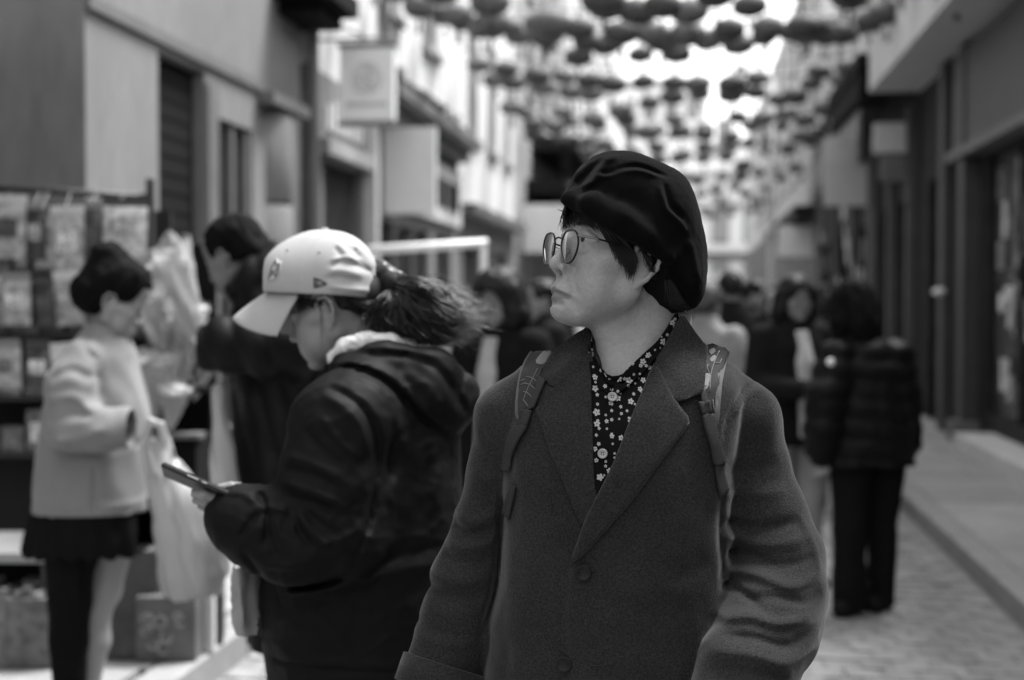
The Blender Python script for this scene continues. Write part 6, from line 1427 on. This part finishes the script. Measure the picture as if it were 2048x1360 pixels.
    v = Vol((-.16, -.11, -.01), (.16, .11, h+.03), .008); v.loft([(.002, 0, 0, w*.8, .075), (h*.5, 0, 0, w*.78, .065), (h, 0, 0, w*.74, .05)], .005, n=6); v.disp(lambda x, y, z: .004*vnoise(x*20, y*20, z*12)); bv, bf = v.mesh(); mesh_obj('bag_body', bv, bf, mat('paper_dark', .06, .7, var=.4, vscale=8), o)
    MB().tube(smooth_line([(-.06, -.04, h-.02), (-.05, -.05, h+.10), (.05, -.05, h+.10), (.06, -.04, h-.02)], 5), .005, 6).obj('handle', mat('rope', .3), o, True)
    o = empty('planter_box', tuple(fb.M @ Vector((B(345, 1250)[0], 0, 0))), YAW, 'square planter with curling pale leaf pattern on its side', 'planter'); PB = mat('planter', .10, .6, var=.3, vscale=10); MB().box(-.115, .115, -.11, .11, .001, .25).obj('box', PB, o, False, .006)
    for i in range(9):
        cx, cz, r0 = rg.uniform(-.08, .08), rg.uniform(.04, .21), rg.uniform(.018, .036); MB().tube([(cx+r0*(1-t*.1)*math.cos(t+i), -.113, cz+r0*(1-t*.1)*math.sin(t+i)) for t in np.linspace(0, 5, 14)], .006, 5).obj('leaf_scroll', mat('planter_scroll', .30, .7), o, True)
    o = empty('short_post', tuple(fb.M @ Vector((B(408, 1250)[0], .05, 0))), YAW, 'short pale post beside the patterned planter', 'post'); MB().box(-.03, .03, -.03, .03, 0, .34).obj('shaft', PALE, o, False, .005); MB().box(-.04, .04, -.04, .04, .341, .37).obj('post_cap', PALE, o)
    for i, (px, w, h, g, lb) in enumerate(((215, .20, .20, .14, 'open carton beside the dark paper bag'), (268, .16, .12, .30, 'pale shoebox lying by the dark paper bag'), (388, .13, .42, .05, 'tall dark carton behind the patterned planter'))):
        o = empty('carton', tuple(fb.M @ Vector((B(px, 1250)[0], .25, 0))), YAW+.15*(i-1), lb, 'carton', 'cartons on the pavement'); MB().box(-w/2, w/2, -.1, .1, .001, h).obj('box', mat('carton_%d' % i, g, .8, var=.3, vscale=9), o, False, .004); MB().box(-w*.3, w*.3, -.103, -.1005, h*.3, h*.75).obj('label_panel', mat('print_%d' % i, .3), o)
    # flower stand with wrapped bouquets
    fs = Fig(350, 5.9, PZ); S = fs.L
    st = empty('flower_stand', tuple(fs.root), YAW, 'stepped dark flower stand holding the wrapped bouquets', 'stand'); zz = [S(0, y)[2] for y in (870, 780, 690)]; xa, xb = S(262, 800)[0], S(395, 800)[0]
    for i, z in enumerate(zz): MB().box(xa, xb, .02+.14*i, .155+.14*i, z-.02, z).obj('step', mat('step_wood', .10, .7, var=.2) if i == 0 else BLACK, st)
    for x in (xa+.02, xb-.02):
        MB().box(x-.015, x+.015, .405, .434, 0, zz[2]-.021).obj('leg', FR, st)
    MB().box(xa+.01, xb-.01, .435, .45, .05, S(0, 480)[2]).obj('back_panel', BLACK, st); MB().box(xa+.02, xb-.02, .06, .40, .004, zz[0]-.022).obj('cabinet', BLACK, st)
    for i, (a, b, r, lb) in enumerate((((405, 690, -.06), (312, 500, -.02), .135, 'tall white-wrapped bouquet leaning out toward the man in black'), ((300, 850, -.02), (312, 705, -.02), .105, 'round cellophane bouquet standing on the lowest step'), ((365, 780, .1), (372, 620, .12), .085, 'dark-stemmed bouquet in clear wrap on the middle step'), ((345, 790, .16), (325, 640, .2), .08, 'small bouquet tucked behind the round cellophane one'), ((388, 800, .2), (420, 700, .18), .06, 'slim bouquet at the end of the stand'), ((330, 700, .02), (292, 590, .0), .085, 'bouquet behind the face of the woman in the pale jacket'), ((385, 730, .05), (385, 610, .02), .07, 'upright clear bouquet under the tall white-wrapped one'), ((290, 790, -.08), (268, 715, -.10), .06, 'little posy close to the pale jacket front'), ((340, 860, -.06), (352, 770, -.08), .07, 'low posy in shiny wrap at the step edge'))):
        bouquet(fs, S(*a), S(*b), r, lb, i+3)
    # white-railed stall further along
    fr_ = Fig(860, 8.3, PZ); T = fr_.L; ws = empty('rail_stall', tuple(fr_.root), YAW, 'market stall with long white top rail beyond the girl in the cap', 'stall')
    MB().tube([T(735, 500, 0), T(860, 493, 0), T(975, 486, 0)], .026, 10).obj('top_rail', WPAINT, ws, True)
    for px, py in ((740, 500), (968, 487)): a = T(px, py, 0); MB().box(a[0]-.02, a[0]+.02, -.02, .02, 0, a[2]).obj('upright', WPAINT, ws)
    a, b = T(735, 760)[0], T(970, 760)[0]; z = T(0, 760)[2]; MB().box(a, b, -.3, .4, z-.04, z).obj('table_top', PALE, ws)
    for x in (a+.04, b-.04):
        for y in (-.26, .36): MB().box(x-.02, x+.02, y-.02, y+.02, 0, z-.041).obj('leg', METAL, ws)
    for i in range(16):
        w, h = rg.uniform(.05, .12), rg.uniform(.06, .34); x = a+.06+(i*.618 % 1)*(b-a-.2); y = -.25+.035*i; g = rg.choice((.03, .08, .2, .4)); o = empty('stall_item', tuple(fr_.M @ Vector((x+w/2, y, z+.001))), YAW, 'small boxed item on the white-railed stall table', 'box', 'items on the railed stall'); MB().box(-w/2, w/2, -.015, .015, 0, h).obj('carton', mat('stallgoods_%d' % int(g*100), g, .6, var=.4, vscale=20), o, False, .003); MB().box(-w*.3, w*.3, -.0165, -.0152, h*.3, h*.7).obj('label_panel', mat('print_%d' % (i % 4), .3), o)
if want('stall'): stalls()
